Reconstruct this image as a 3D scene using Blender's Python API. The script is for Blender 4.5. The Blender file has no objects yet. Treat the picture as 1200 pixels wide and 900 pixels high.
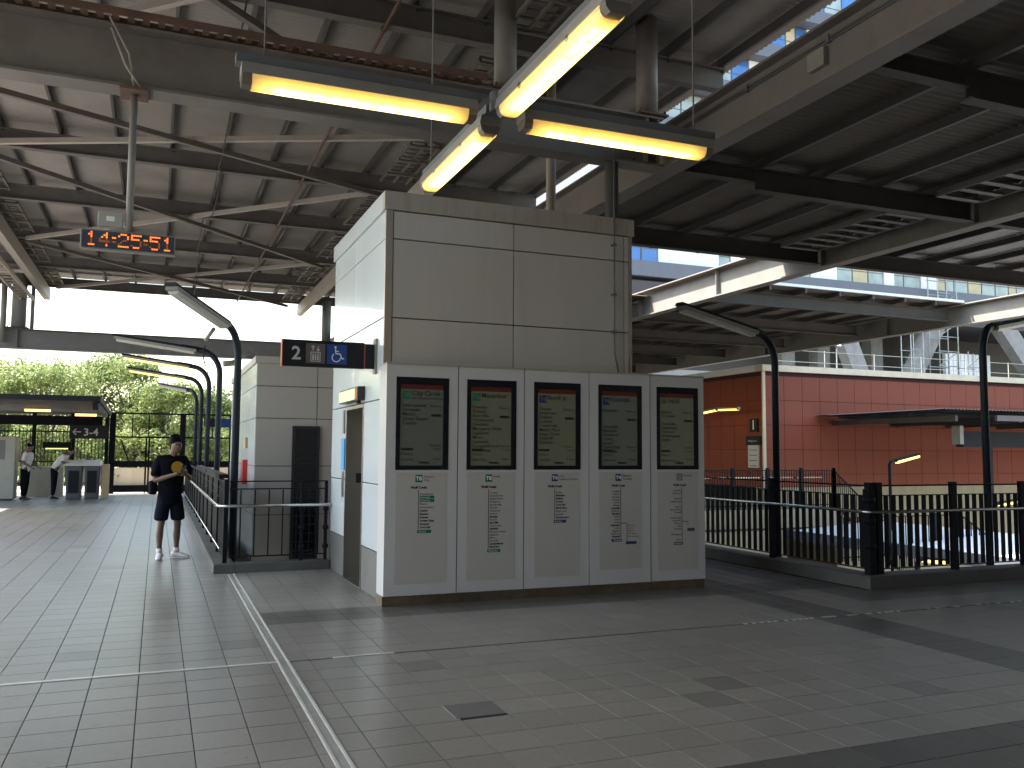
import bpy, bmesh, math, random
from mathutils import Vector, Matrix
random.seed(7)
S = bpy.context.scene
R = math.radians
# ------------------------------------------------------------------ camera
W0, H0, FPX = 1200.0, 900.0, 1020.26
ROT = Matrix(((0.926336375, -0.035289005, -0.375040806), (-0.376642133, -0.069715010, -0.923731845), (0.006451604, 0.996942578, -0.077870876)))
CAM = Vector((0, 0, 1.58))
cd = bpy.data.cameras.new('camera'); cam = bpy.data.objects.new('camera', cd)
S.collection.objects.link(cam); S.camera = cam
cam.matrix_world = Matrix.Translation(CAM) @ ROT.to_4x4()
cd.sensor_width = 36.0; cd.lens = FPX / W0 * 36.0; cd.clip_start = .05; cd.clip_end = 3000
# ------------------------------------------------------------------ sky, sun, exposure
SUN_EL = R(57); SUN_AZ = Vector((-0.90, 0.43, 0)).normalized()
wd = bpy.data.worlds.new('World'); S.world = wd; wd.use_nodes = True
nt = wd.node_tree; bgn = nt.nodes['Background']
sky = nt.nodes.new('ShaderNodeTexSky'); sky.sky_type = 'NISHITA'; sky.sun_disc = False
sky.sun_elevation = SUN_EL; sky.sun_rotation = math.atan2(SUN_AZ.x, SUN_AZ.y)
sky.dust_density = 3.0; sky.air_density = 1.6
nt.links.new(sky.outputs[0], bgn.inputs[0]); bgn.inputs[1].default_value = 0.15
sl = bpy.data.lights.new('sun', 'SUN'); sl.energy = 4.5; sl.angle = R(0.55); sl.color = (1, .95, .87)
so = bpy.data.objects.new('sun', sl); S.collection.objects.link(so)
sd = Vector((SUN_AZ.x * math.cos(SUN_EL), SUN_AZ.y * math.cos(SUN_EL), math.sin(SUN_EL)))
so.rotation_euler = sd.to_track_quat('Z', 'Y').to_euler(); so.location = (-30, 8, 40)
S.render.engine = 'CYCLES'
S.view_settings.view_transform = 'Standard'; S.view_settings.look = 'None'
S.view_settings.gamma = 1; S.view_settings.use_curve_mapping = False
S.view_settings.exposure = 2.32
S.cycles.max_bounces = 10; S.cycles.diffuse_bounces = 6; S.cycles.glossy_bounces = 4; S.cycles.transmission_bounces = 6
S.cycles.sample_clamp_indirect = 8
C = S.collection

# ------------------------------------------------------------------ helpers
def pray(px, py):
    return ROT @ Vector(((px - 600) / FPX, -(py - 450) / FPX, -1))
def onz(px, py, z): r = pray(px, py); return CAM + r * ((z - CAM.z) / r.z)
def onx(px, py, x): r = pray(px, py); return CAM + r * (x / r.x)
def ony(px, py, y): r = pray(px, py); return CAM + r * (y / r.y)
def proj(P):
    c = ROT.transposed() @ (Vector(P) - CAM)
    if c.z > -.05: return None
    return (600 - FPX * c.x / c.z, 450 + FPX * c.y / c.z)

ORG = {}
def tag(o, label, cat, group=None):
    o['label'] = label; o['category'] = cat
    if group: o['group'] = group
    return o
def thing(name, label, cat, loc=(0, 0, 0), group=None):
    o = bpy.data.objects.new(name, None); C.objects.link(o); o.location = loc; o.empty_display_size = .1
    ORG[o] = Vector(loc); return tag(o, label, cat, group)
def link(name, me, m=None, parent=None, loc=(0, 0, 0)):
    o = bpy.data.objects.new(name, me); C.objects.link(o)
    if m is not None and not me.materials: me.materials.append(m)
    if parent is not None: o.parent = parent
    o.location = loc
    ORG[o] = ORG.get(parent, Vector((0, 0, 0))) if parent is not None else Vector(loc)
    return o

class MB:
    def __init__(s): s.v = []; s.f = []; s.sm = []
    def add(s, vs, fs, smooth=False):
        b = len(s.v); s.v += [tuple(v) for v in vs]; s.f += [tuple(i + b for i in f) for f in fs]; s.sm += [smooth] * len(fs); return s
    def box(s, x0, y0, z0, x1, y1, z1):
        if x0 > x1: x0, x1 = x1, x0
        if y0 > y1: y0, y1 = y1, y0
        if z0 > z1: z0, z1 = z1, z0
        return s.add([(x0, y0, z0), (x1, y0, z0), (x1, y1, z0), (x0, y1, z0), (x0, y0, z1), (x1, y0, z1), (x1, y1, z1), (x0, y1, z1)],
                     [(0, 3, 2, 1), (4, 5, 6, 7), (0, 1, 5, 4), (1, 2, 6, 5), (2, 3, 7, 6), (3, 0, 4, 7)])
    def bar(s, p0, p1, w, h, up=(0, 0, 1)):
        p0 = Vector(p0); p1 = Vector(p1); d = (p1 - p0).normalized(); u = Vector(up)
        if abs(d.dot(u)) > .99: u = Vector((1, 0, 0))
        r = d.cross(u).normalized(); u = r.cross(d)
        o = [r * (a * w / 2) + u * (b * h / 2) for a, b in ((-1, -1), (1, -1), (1, 1), (-1, 1))]
        return s.add([p0 + q for q in o] + [p1 + q for q in o], [(0, 1, 2, 3), (7, 6, 5, 4), (0, 4, 5, 1), (1, 5, 6, 2), (2, 6, 7, 3), (3, 7, 4, 0)])
    def tube(s, pts, r, n=10, cap=True):
        pts = [Vector(p) for p in pts]; rs = r if isinstance(r, (list, tuple)) else [r] * len(pts)
        vs = []; fs = []; prev = None
        for i, p in enumerate(pts):
            d = (pts[min(i + 1, len(pts) - 1)] - pts[max(i - 1, 0)]).normalized()
            if prev is None:
                u = Vector((0, 0, 1)) if abs(d.z) < .9 else Vector((1, 0, 0))
                a = d.cross(u).normalized()
            else: a = (prev - d * prev.dot(d)).normalized()
            prev = a; b = d.cross(a)
            vs += [p + (a * math.cos(t) + b * math.sin(t)) * rs[i] for t in [2 * math.pi * k / n for k in range(n)]]
        for i in range(len(pts) - 1):
            for k in range(n): fs.append((i * n + k, i * n + (k + 1) % n, (i + 1) * n + (k + 1) % n, (i + 1) * n + k))
        s.add(vs, fs, True)
        if cap:
            b = len(s.v) - len(vs); s.f.append(tuple(b + k for k in reversed(range(n)))); s.sm.append(False)
            e = len(s.v) - n; s.f.append(tuple(e + k for k in range(n))); s.sm.append(False)
        return s
    def prism(s, poly, axis, a, b):
        def P(u, v, t):
            return (t, u, v) if axis == 'x' else (u, t, v) if axis == 'y' else (u, v, t)
        n = len(poly); vs = [P(u, v, a) for u, v in poly] + [P(u, v, b) for u, v in poly]
        return s.add(vs, [tuple(range(n)), tuple(reversed(range(n, 2 * n)))] + [(i, i + n, (i + 1) % n + n, (i + 1) % n) for i in range(n)])
    def disc(s, c, r, n, axis='y', th=.004, ry=None):
        ry = ry or r
        return s.prism([(c[0] + r * math.cos(2 * math.pi * k / n), c[2] + ry * math.sin(2 * math.pi * k / n)) for k in range(n)], 'y', c[1], c[1] + th) if axis == 'y' else s
    def build(s, name, m, parent=None, bevel=0, loc=None, recalc=True):
        o0 = ORG.get(parent, Vector((0, 0, 0))) if parent is not None else Vector(loc or (0, 0, 0))
        me = bpy.data.meshes.new(name)
        me.from_pydata([(v[0] - o0.x, v[1] - o0.y, v[2] - o0.z) for v in s.v], [], s.f)
        if any(s.sm): me.polygons.foreach_set('use_smooth', s.sm)
        if recalc:
            bm = bmesh.new(); bm.from_mesh(me); bmesh.ops.recalc_face_normals(bm, faces=bm.faces); bm.to_mesh(me); bm.free()
        o = link(name, me, m, parent, (0, 0, 0) if parent is not None else o0)
        if bevel:
            md = o.modifiers.new('bevel', 'BEVEL'); md.width = bevel; md.segments = 2; md.limit_method = 'ANGLE'
        return o
def B(*a): return MB().box(*a)

# ------------------------------------------------------------------ materials
def nodes(m):
    m.use_nodes = True; t = m.node_tree; return t, t.nodes, t.links, t.nodes['Principled BSDF']
def mat(name, col, rough=.5, metal=0.0, var=.12, scale=3.0, bump=0.0, bscale=60, dirt=0.0, dcol=(.05, .045, .04), dscale=1.2, coat=0.0, streak=False, rvar=.12, spec=.5):
    m = bpy.data.materials.new(name); t, N, L, p = nodes(m)
    tc = N.new('ShaderNodeNewGeometry'); co = tc.outputs['Position']
    mp = N.new('ShaderNodeMapping'); L.new(co, mp.inputs[0])
    if streak: mp.inputs['Scale'].default_value = (1.6, 1.6, .18)
    n1 = N.new('ShaderNodeTexNoise'); n1.inputs['Scale'].default_value = scale; n1.inputs['Detail'].default_value = 7; n1.inputs['Roughness'].default_value = .62
    L.new(mp.outputs[0], n1.inputs[0])
    cr = N.new('ShaderNodeMapRange'); cr.inputs[1].default_value = .25; cr.inputs[2].default_value = .75
    cr.inputs[3].default_value = 1 - var; cr.inputs[4].default_value = 1 + var; L.new(n1.outputs[0], cr.inputs[0])
    mx = N.new('ShaderNodeMix'); mx.data_type = 'RGBA'; mx.blend_type = 'MULTIPLY'; mx.inputs[0].default_value = 1
    mx.inputs[6].default_value = (*col, 1); L.new(cr.outputs[0], mx.inputs[7])
    out = mx.outputs[2]
    if dirt:
        n2 = N.new('ShaderNodeTexNoise'); n2.inputs['Scale'].default_value = dscale; n2.inputs['Detail'].default_value = 9; n2.inputs['Roughness'].default_value = .7
        L.new(mp.outputs[0], n2.inputs[0])
        r2 = N.new('ShaderNodeMapRange'); r2.inputs[1].default_value = .48; r2.inputs[2].default_value = .72; r2.inputs[4].default_value = dirt; L.new(n2.outputs[0], r2.inputs[0])
        m2 = N.new('ShaderNodeMix'); m2.data_type = 'RGBA'; L.new(r2.outputs[0], m2.inputs[0]); L.new(out, m2.inputs[6]); m2.inputs[7].default_value = (*dcol, 1); out = m2.outputs[2]
    L.new(out, p.inputs['Base Color'])
    rr = N.new('ShaderNodeMapRange'); rr.inputs[3].default_value = max(.02, rough - rvar); rr.inputs[4].default_value = min(1, rough + rvar); L.new(n1.outputs[0], rr.inputs[0])
    L.new(rr.outputs[0], p.inputs['Roughness'])
    p.inputs['Metallic'].default_value = metal; p.inputs['Coat Weight'].default_value = coat; p.inputs['Specular IOR Level'].default_value = spec
    if bump:
        nb = N.new('ShaderNodeTexNoise'); nb.inputs['Scale'].default_value = bscale; nb.inputs['Detail'].default_value = 4; L.new(co, nb.inputs[0])
        bp = N.new('ShaderNodeBump'); bp.inputs['Strength'].default_value = bump; bp.inputs['Distance'].default_value = .01; L.new(nb.outputs[0], bp.inputs['Height']); L.new(bp.outputs[0], p.inputs['Normal'])
    return m
def emit(name, col, strength, base=None, noise=0.0):
    m = bpy.data.materials.new(name); t, N, L, p = nodes(m)
    p.inputs['Base Color'].default_value = (*(base or col), 1); p.inputs['Roughness'].default_value = .35
    p.inputs['Emission Color'].default_value = (*col, 1); p.inputs['Emission Strength'].default_value = strength
    if noise:
        g = N.new('ShaderNodeNewGeometry'); n = N.new('ShaderNodeTexNoise'); n.inputs['Scale'].default_value = 7; n.inputs['Detail'].default_value = 8; L.new(g.outputs['Position'], n.inputs[0])
        r = N.new('ShaderNodeMapRange'); r.inputs[1].default_value = .35; r.inputs[2].default_value = .6; r.inputs[3].default_value = strength * (1 - noise); r.inputs[4].default_value = strength; L.new(n.outputs[0], r.inputs[0]); L.new(r.outputs[0], p.inputs['Emission Strength'])
    return m
def tile_mat(name, src):
    m = bpy.data.materials.new(name); t, N, L, p = nodes(m)
    g = N.new('ShaderNodeNewGeometry'); co = g.outputs['Position']
    if src == 'object': a = N.new('ShaderNodeObjectInfo'); tint = a.outputs['Color']
    else: a = N.new('ShaderNodeAttribute'); a.attribute_name = 'tint'; tint = a.outputs['Color']
    n1 = N.new('ShaderNodeTexNoise'); n1.inputs['Scale'].default_value = 26; n1.inputs['Detail'].default_value = 8; n1.inputs['Roughness'].default_value = .7; L.new(co, n1.inputs[0])
    n2 = N.new('ShaderNodeTexNoise'); n2.inputs['Scale'].default_value = .6; n2.inputs['Detail'].default_value = 4; L.new(co, n2.inputs[0])
    n3 = N.new('ShaderNodeTexNoise'); n3.inputs['Scale'].default_value = 240; n3.inputs['Detail'].default_value = 2; L.new(co, n3.inputs[0])
    def mr(o, a, b, lo, hi):
        r = N.new('ShaderNodeMapRange'); r.inputs[1].default_value = a; r.inputs[2].default_value = b; r.inputs[3].default_value = lo; r.inputs[4].default_value = hi; L.new(o, r.inputs[0]); return r.outputs[0]
    def mul(a, b):
        x = N.new('ShaderNodeMix'); x.data_type = 'RGBA'; x.blend_type = 'MULTIPLY'; x.inputs[0].default_value = 1; L.new(a, x.inputs[6]); L.new(b, x.inputs[7]); return x.outputs[2]
    c = mul(tint, mr(n1.outputs[0], .25, .75, .88, 1.12)); c = mul(c, mr(n2.outputs[0], .3, .7, .86, 1.12)); c = mul(c, mr(n3.outputs[0], .3, .7, .93, 1.07))
    vo = N.new('ShaderNodeTexVoronoi'); vo.inputs['Scale'].default_value = 2.3; L.new(co, vo.inputs[0]); c = mul(c, mr(vo.outputs['Distance'], .022, .034, .6, 1.0))
    n4 = N.new('ShaderNodeTexNoise'); n4.inputs['Scale'].default_value = 2.4; n4.inputs['Detail'].default_value = 10; n4.inputs['Roughness'].default_value = .75; L.new(co, n4.inputs[0]); c = mul(c, mr(n4.outputs[0], .56, .74, 1.0, .78))
    L.new(c, p.inputs['Base Color'])
    L.new(mr(n2.outputs[0], .3, .7, .3, .37), p.inputs['Roughness']); p.inputs['Specular IOR Level'].default_value = .5
    b = N.new('ShaderNodeBump'); b.inputs['Strength'].default_value = .015; b.inputs['Distance'].default_value = .004; L.new(n1.outputs[0], b.inputs['Height']); L.new(b.outputs[0], p.inputs['Normal'])
    return m
def leaf_mat(name, c1, c2):
    m = bpy.data.materials.new(name); t, N, L, p = nodes(m)
    g = N.new('ShaderNodeNewGeometry'); n = N.new('ShaderNodeTexNoise'); n.inputs['Scale'].default_value = 1.3; n.inputs['Detail'].default_value = 4; L.new(g.outputs['Position'], n.inputs[0])
    mx = N.new('ShaderNodeMix'); mx.data_type = 'RGBA'; L.new(n.outputs[0], mx.inputs[0]); mx.inputs[6].default_value = (*c1, 1); mx.inputs[7].default_value = (*c2, 1)
    L.new(mx.outputs[2], p.inputs['Base Color']); p.inputs['Roughness'].default_value = .5
    tr = N.new('ShaderNodeBsdfTranslucent'); L.new(mx.outputs[2], tr.inputs[0])
    ms = N.new('ShaderNodeMixShader'); ms.inputs[0].default_value = .45; L.new(p.outputs[0], ms.inputs[1]); L.new(tr.outputs[0], ms.inputs[2]); L.new(ms.outputs[0], N['Material Output'].inputs[0])
    return m

M = dict(
    grout=mat('grout', (.022, .021, .02), .9, bump=.3),
    tile_obj=tile_mat('floor_tile_single', 'object'), tile_att=tile_mat('floor_tile_field', 'attr'),
    kerb=mat('concrete_kerb', (.09, .09, .087), .7, var=.2, bump=.25, dirt=.5),
    concrete=mat('concrete', (.3, .28, .25), .8, var=.18, bump=.3, dirt=.4, streak=True),
    beige=mat('beige_render', (.34, .29, .2), .8, var=.1, dirt=.25, streak=True),
    steel_strip=mat('stainless_strip', (.6, .6, .58), .26, 1, var=.15, bump=.1, dirt=.2, dcol=(.3, .29, .28), dscale=9, rvar=.08),
    alu=mat('worn_aluminium', (.78, .78, .76), .38, .55, var=.12, scale=5, dirt=.15, dcol=(.35, .34, .32), dscale=7, rvar=.06),
    girder=mat('painted_girder', (.15, .135, .125), .55, var=.12, scale=1.5, dirt=.45, dcol=(.07, .05, .04), dscale=1.8, bump=.05),
    girder_shaded=mat('shaded_girder', (.08, .071, .064), .65, spec=.2, var=.12, dirt=.4, dcol=(.05, .04, .03)), girder_mid=mat('mid_girder', (.2, .185, .165), .6, spec=.2, var=.1, dirt=.3, dcol=(.1, .08, .07)),  # the darker girder copy has the low roofs' shade painted in
    girder_blue=mat('grey_girder', (.2, .2, .205), .55, var=.12, dirt=.3, dcol=(.1, .09, .08)),
    rafter=mat('painted_rafter', (.13, .12, .115), .65, spec=.25, var=.15, dirt=.35, dcol=(.07, .06, .05)),
    purlin=mat('galvanised_purlin', (.075, .07, .068), .6, .2, var=.2, dirt=.4),
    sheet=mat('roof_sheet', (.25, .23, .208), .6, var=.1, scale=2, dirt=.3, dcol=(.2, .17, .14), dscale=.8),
    sheet_shaded=mat('lower_roof_sheet', (.105, .09, .077), .7, spec=.2, var=.15, dirt=.4, dcol=(.1, .08, .06)),  # sheet colour lowered to paint in the deep shade under the low roofs
    white_metal=mat('white_sheet', (.72, .72, .7), .5, var=.06, dirt=.15, dcol=(.4, .38, .33)),
    brace_pale=mat('pale_brace', (.34, .3, .26), .6, var=.1), brace=mat('brown_brace', (.13, .11, .095), .6, var=.15),
    rust=mat('rusty_tray', (.1, .06, .045), .8, var=.3, bump=.3, dirt=.6, dcol=(.16, .07, .03), dscale=6),
    tray=mat('cable_tray', (.13, .115, .1), .6, .3, var=.2),
    panel=mat('cladding_panel', (.52, .495, .47), .34, var=.06, scale=1.2, dirt=.16, dcol=(.3, .27, .24), dscale=2.2, streak=True, rvar=.06),
    panel_skylit=mat('skylit_gloss_cladding', (.68, .745, .80), .2, var=.03, scale=.9, dirt=.06, dcol=(.4, .4, .4), streak=True, rvar=.06, coat=.4),  # lighter, bluer cladding copy: sky light on left faces painted in
    coping=mat('coping_metal', (.42, .385, .34), .45, .1, var=.18, scale=4, dirt=.6, dcol=(.14, .12, .1), streak=True, dscale=4),
    plinth=mat('grey_plinth', (.15, .15, .15), .5, var=.12, dirt=.3),
    brass=mat('steel_plinth', (.3, .25, .19), .35, .8, var=.3, scale=6, dirt=.4),
    trim=mat('corner_trim', (.5, .45, .4), .4, .6, var=.1),
    stainless=mat('stainless_door', (.4, .39, .37), .32, 1, var=.08, scale=2, rvar=.08),
    board=mat('board_cabinet', (.57, .57, .585), .38, var=.03, scale=1.5, dirt=.05, dcol=(.4, .38, .35), rvar=.06),
    board_in=mat('board_vinyl', (.49, .475, .465), .42, var=.04, scale=2, dirt=.05, dcol=(.4, .38, .35)),
    gasket=mat('dark_joint', (.03, .03, .032), .7), black=mat('black_plastic', (.012, .013, .017), .28, var=.1, rvar=.05),
    glass_black=mat('screen_glass', (.01, .012, .018), .12, var=.05, rvar=.03),
    ink=mat('dark_ink', (.02, .02, .025), .6), ink_grey=mat('grey_ink', (.09, .09, .09), .6),
    green=mat('green_badge', (.0, .16, .08), .5), navy=mat('navy_badge', (.01, .03, .16), .5), white_ink=mat('white_ink', (.75, .75, .75), .5), pale_ink=mat('pale_grey_ink', (.5, .5, .5), .5),
    red_ink=mat('red_ink', (.5, .05, .03), .5), grey_badge=mat('grey_badge', (.06, .06, .065), .5),
    fence=mat('dark_blue_paint', (.006, .007, .011), .55, spec=.14, var=.2, dirt=.15, dcol=(.06, .055, .05)),
    rail=mat('stainless_rail', (.5, .5, .5), .24, 1, var=.08), lamp_paint=mat('lamp_paint', (.017, .023, .034), .5, spec=.2, var=.15),
    lamp_body=mat('lamp_body', (.23, .22, .2), .5, var=.1, dirt=.3), grey_pvc=mat('grey_pvc', (.11, .115, .12), .5, dirt=.3),
    diffuser_off=mat('unlit_diffuser', (.5, .48, .42), .25, var=.1, dirt=.3, dcol=(.25, .2, .12)),
    
    tube_far=emit('far_lit_tube', (1, .66, .16), .55), endcap=mat('smoked_cap', (.16, .14, .11), .3, dirt=.4),
    led=emit('orange_led', (1, .22, .03), .3), led_dim=emit('dim_orange_led', (1, .2, .02), .06, (.12, .05, .03)), led_off=mat('led_face', (.05, .058, .085), .35), sign_dark=mat('sign_face', (.016, .018, .023), .5, var=.08, spec=.2),
    sign_blue=mat('sign_blue', (.012, .06, .25), .45), sign_grey=mat('sign_grey', (.1, .085, .085), .5), sign_edge=mat('sign_red_edge', (.42, .1, .05), .5), sign_green=emit('lit_green_sign', (.5, .75, .3), .25, (.35, .45, .25)),
    red_panel=mat('red_cladding', (.215, .056, .032), .6, spec=.2, var=.1, scale=1.2, dirt=.3, dcol=(.13, .035, .022), streak=True), red_base=mat('red_joint', (.05, .012, .01), .9), cream=mat('cream_coping', (.6, .5, .36), .6, dirt=.2),
    block_panel=mat('block_cladding', (.46, .44, .42), .45, var=.04, scale=1.2, dirt=.1, dcol=(.3, .27, .24), streak=True),
    slat=mat('dark_louvre', (.02, .02, .023), .45), red_box=mat('red_box', (.45, .04, .03), .4), blue_sticker=mat('blue_poster', (.05, .35, .75), .5),
    facade=mat('grey_facade', (.1, .11, .135), .6, var=.06, dirt=.15), facade_dark=mat('facade_soffit', (.05, .045, .045), .7), white_wall=mat('white_facade', (.78, .78, .78), .6, var=.03),
    win=mat('blue_window', (.05, .16, .42), .08, var=.25, scale=.4, rvar=.03), win2=mat('pale_window', (.3, .36, .34), .12, var=.3, scale=.8, rvar=.05), blind=mat('yellow_blind', (.5, .42, .26), .6), frame=mat('window_frame', (.12, .13, .14), .5),
    raw=mat('raw_concrete', (.24, .23, .215), .85, var=.2, scale=2, dirt=.3, bump=.2), blockwork=mat('blockwork', (.1, .093, .087), .9, var=.25, scale=6, bump=.4), scaf=mat('scaffold', (.3, .32, .3), .4, .7, var=.2), orange=mat('orange_plastic', (.7, .16, .04), .5), tarp=mat('blue_tarp', (.32, .4, .5), .6, var=.2),
    bark=mat('bark', (.1, .08, .06), .9, var=.3, scale=8, bump=.5), leaf=leaf_mat('leaf', (.10, .15, .035), (.24, .28, .09)), leaf2=leaf_mat('leaf_dark', (.075, .12, .035), (.19, .23, .08)),
    grass=mat('grass', (.1, .13, .04), .9, var=.4, scale=2, bump=.3), earth=mat('ballast', (.13, .12, .105), .95, var=.3, scale=5, bump=.5), path=mat('path_paving', (.42, .37, .3), .85, var=.15, dirt=.2), asphalt=mat('asphalt', (.07, .07, .07), .9, var=.15, bump=.3),
    skin=mat('skin', (.155, .092, .068), .5, var=.08, scale=12), skin_dark=mat('skin_dark', (.15, .085, .06), .5), hair=mat('hair', (.006, .005, .005), .7, spec=.1, bump=.6, bscale=150), tshirt=mat('black_tshirt', (.007, .0075, .011), .9, spec=.05, var=.2, scale=20, bump=.3), shorts=mat('navy_shorts', (.009, .012, .02), .9, spec=.05, var=.2, scale=20, bump=.3),
    print_yellow=mat('yellow_print', (.42, .24, .03), .8, spec=.1), shoe=mat('white_shoe', (.72, .72, .74), .6), shirt=mat('white_shirt', (.66, .66, .68), .8, var=.08, scale=14, bump=.2), trouser=mat('dark_trousers', (.009, .01, .016), .9, spec=.05), phone=mat('phone', (.02, .02, .02), .2),
    cabinet=mat('cabinet_paint', (.33, .33, .3), .5, var=.06, dirt=.2), bin_grey=mat('grey_bin', (.075, .085, .1), .5, var=.15), poster=mat('poster', (.5, .49, .46), .6), timber=mat('tan_panel', (.42, .32, .2), .6, var=.12), awning=mat('awning_steel', (.016, .018, .023), .7, spec=.15, var=.12, dirt=.2),
)

def glow_mat():
    m = bpy.data.materials.new('lit_diffuser'); t, N, L, p = nodes(m); p.inputs['Base Color'].default_value = (.5, .42, .25, 1); p.inputs['Roughness'].default_value = .2
    a = N.new('ShaderNodeAttribute'); a.attribute_name = 'glow'; cr = N.new('ShaderNodeValToRGB'); el = cr.color_ramp.elements
    el[0].position = .05; el[0].color = (.09, .05, .012, 1); el[1].position = 1; el[1].color = (1.0, .80, .35, 1)
    for ps, c in ((.3, (.26, .15, .02, 1)), (.6, (.55, .36, .06, 1)), (.85, (.9, .64, .17, 1))): e = el.new(ps); e.color = c
    g = N.new('ShaderNodeNewGeometry'); n = N.new('ShaderNodeTexNoise'); n.inputs['Scale'].default_value = 9; n.inputs['Detail'].default_value = 9; n.inputs['Roughness'].default_value = .7; L.new(g.outputs['Position'], n.inputs[0])
    r = N.new('ShaderNodeMapRange'); r.inputs[1].default_value = .56; r.inputs[2].default_value = .72; r.inputs[3].default_value = 1; r.inputs[4].default_value = .55; L.new(n.outputs[0], r.inputs[0])
    mu = N.new('ShaderNodeMath'); mu.operation = 'MULTIPLY'; L.new(a.outputs['Fac'], mu.inputs[0]); L.new(r.outputs[0], mu.inputs[1]); L.new(mu.outputs[0], cr.inputs[0])
    L.new(cr.outputs[0], p.inputs['Emission Color']); p.inputs['Emission Strength'].default_value = 1.1
    return m
M['tube_on'] = glow_mat()

def text(s, size, loc, m, parent, name='lettering', rot=(R(90), 0, 0), align='LEFT', line=1.0, ext=.0006, bold=0.0):
    cu = bpy.data.curves.new('tmp', 'FONT'); cu.body = s; cu.size = size; cu.align_x = align; cu.space_line = line; cu.resolution_u = 2; cu.extrude = ext; cu.offset = bold
    t = bpy.data.objects.new('tmp', cu); C.objects.link(t)
    dg = bpy.context.evaluated_depsgraph_get(); dg.update()
    me = bpy.data.meshes.new_from_object(t.evaluated_get(dg)); bpy.data.objects.remove(t); bpy.data.curves.remove(cu)
    me.materials.clear()
    from mathutils import Euler
    me.transform(Euler(rot).to_matrix().to_4x4())
    o0 = ORG.get(parent, Vector((0, 0, 0)))
    o = link(name, me, m, parent); o.location = Vector(loc) - o0
    return o

# ================================================================== SETTING: floors and ground
def structure(o): o['kind'] = 'structure'; return o
structure(B(-1500, -400, -6.9, 1500, 2500, -6.5).build('ground', M['earth']))
fl = MB()
for a in ((-14, -8, .9, 36.3), (.9, -8, 8.0, 12.0), (8.0, -8, 24, 8.12), (5.6, 12.0, 8.0, 36.3), (.9, 31.5, 5.6, 36.3)):
    fl.box(a[0], a[1], -.55, a[2], a[3], -.010)
floor = structure(fl.build('floor', M['grout'])); ORG[floor] = Vector((0, 0, 0))
# tiles: 0.3 m grid either side of the steel movement joint at x = .885 .. .98
xl = [-.062 - .3 * k for k in range(40, 0, -1)] + [-.062, .238, .535, .832, .885]
xr = [.98, 1.125] + [1.125 + .3 * k for k in range(1, 66)]
ys = [5.0 + .3 * k for k in range(-36, 105)]
G = .006
tiles = []
rnd = random.Random(3)
def in_floor(x0, y0, x1, y1):
    cx, cy = (x0 + x1) / 2, (y0 + y1) / 2
    if cx < .9: return cy < 36.2 and not (cx > .72 and 11.85 < cy < 31.5)
    if cy < 7.95: return cx < 20
    if cx < 7.85 and cy < 11.9: return not (2.2 < cx < 6.05 and cy > 9.1)
    return 5.7 < cx < 7.85 and cy < 36
def tint(x, y):
    v = .24 * (1 + rnd.uniform(-.07, .07)); w = rnd.random()
    if w < .006: v *= .72
    elif w < .02: v *= 1.15
    c = [v * 1.0, v * .955, v * .89]
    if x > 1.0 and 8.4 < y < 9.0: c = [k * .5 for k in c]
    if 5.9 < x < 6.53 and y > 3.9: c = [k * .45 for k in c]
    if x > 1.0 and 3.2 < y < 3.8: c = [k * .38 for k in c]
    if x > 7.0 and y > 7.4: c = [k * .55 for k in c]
    return c
for xs in (xl, xr):
    for i in range(len(xs) - 1):
        for j in range(len(ys) - 1):
            x0, x1, y0, y1 = xs[i], xs[i + 1], ys[j], ys[j + 1]
            if not in_floor(x0, y0, x1, y1): continue
            if 1.69 < (x0 + x1) / 2 < 2.03 and 5.0 < (y0 + y1) / 2 < 5.3: continue
            cx, cy = (x0 + x1) / 2, (y0 + y1) / 2
            pr = [proj((a, b, 0)) for a in (x0, x1) for b in (y0, y1)]
            area = 0
            if all(pr) and all(-15 < q[0] < 1215 and -15 < q[1] < 915 for q in pr):
                area = (max(q[0] for q in pr) - min(q[0] for q in pr)) * (max(q[1] for q in pr) - min(q[1] for q in pr))
            tiles.append((area, x0, x1, y0, y1, tint(cx, cy)))
tiles.sort(key=lambda t: -t[0])
def tile_geo(w, d, tilt=(0, 0)):
    b = .0012; h = .0; z0 = -.012
    w2, d2 = w / 2 - G / 2, d / 2 - G / 2
    def zt(x, y): return tilt[0] * x + tilt[1] * y
    v = [(-w2, -d2, z0), (w2, -d2, z0), (w2, d2, z0), (-w2, d2, z0)] + [(x, y, -.0006 + zt(x, y)) for x, y in ((-w2, -d2), (w2, -d2), (w2, d2), (-w2, d2))] + [(x, y, zt(x, y)) for x, y in ((-w2 + b, -d2 + b), (w2 - b, -d2 + b), (w2 - b, d2 - b), (-w2 + b, d2 - b))]
    f = [(0, 1, 5, 4), (1, 2, 6, 5), (2, 3, 7, 6), (3, 0, 4, 7), (4, 5, 9, 8), (5, 6, 10, 9), (6, 7, 11, 10), (7, 4, 8, 11), (8, 9, 10, 11)]
    return v, f
cache = {}
for a, x0, x1, y0, y1, c in tiles[:300]:
    k = (round(x1 - x0, 3), rnd.randrange(6))
    if k not in cache:
        me = bpy.data.meshes.new('tile'); v, f = tile_geo(x1 - x0, .3, (rnd.uniform(-.0009, .0009), rnd.uniform(-.0009, .0009))); me.from_pydata(v, [], f); me.materials.append(M['tile_obj']); cache[k] = me
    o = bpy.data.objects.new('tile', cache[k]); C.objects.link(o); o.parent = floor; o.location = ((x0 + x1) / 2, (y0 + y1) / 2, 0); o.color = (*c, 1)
vs = []; fs = []; cols = []
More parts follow.
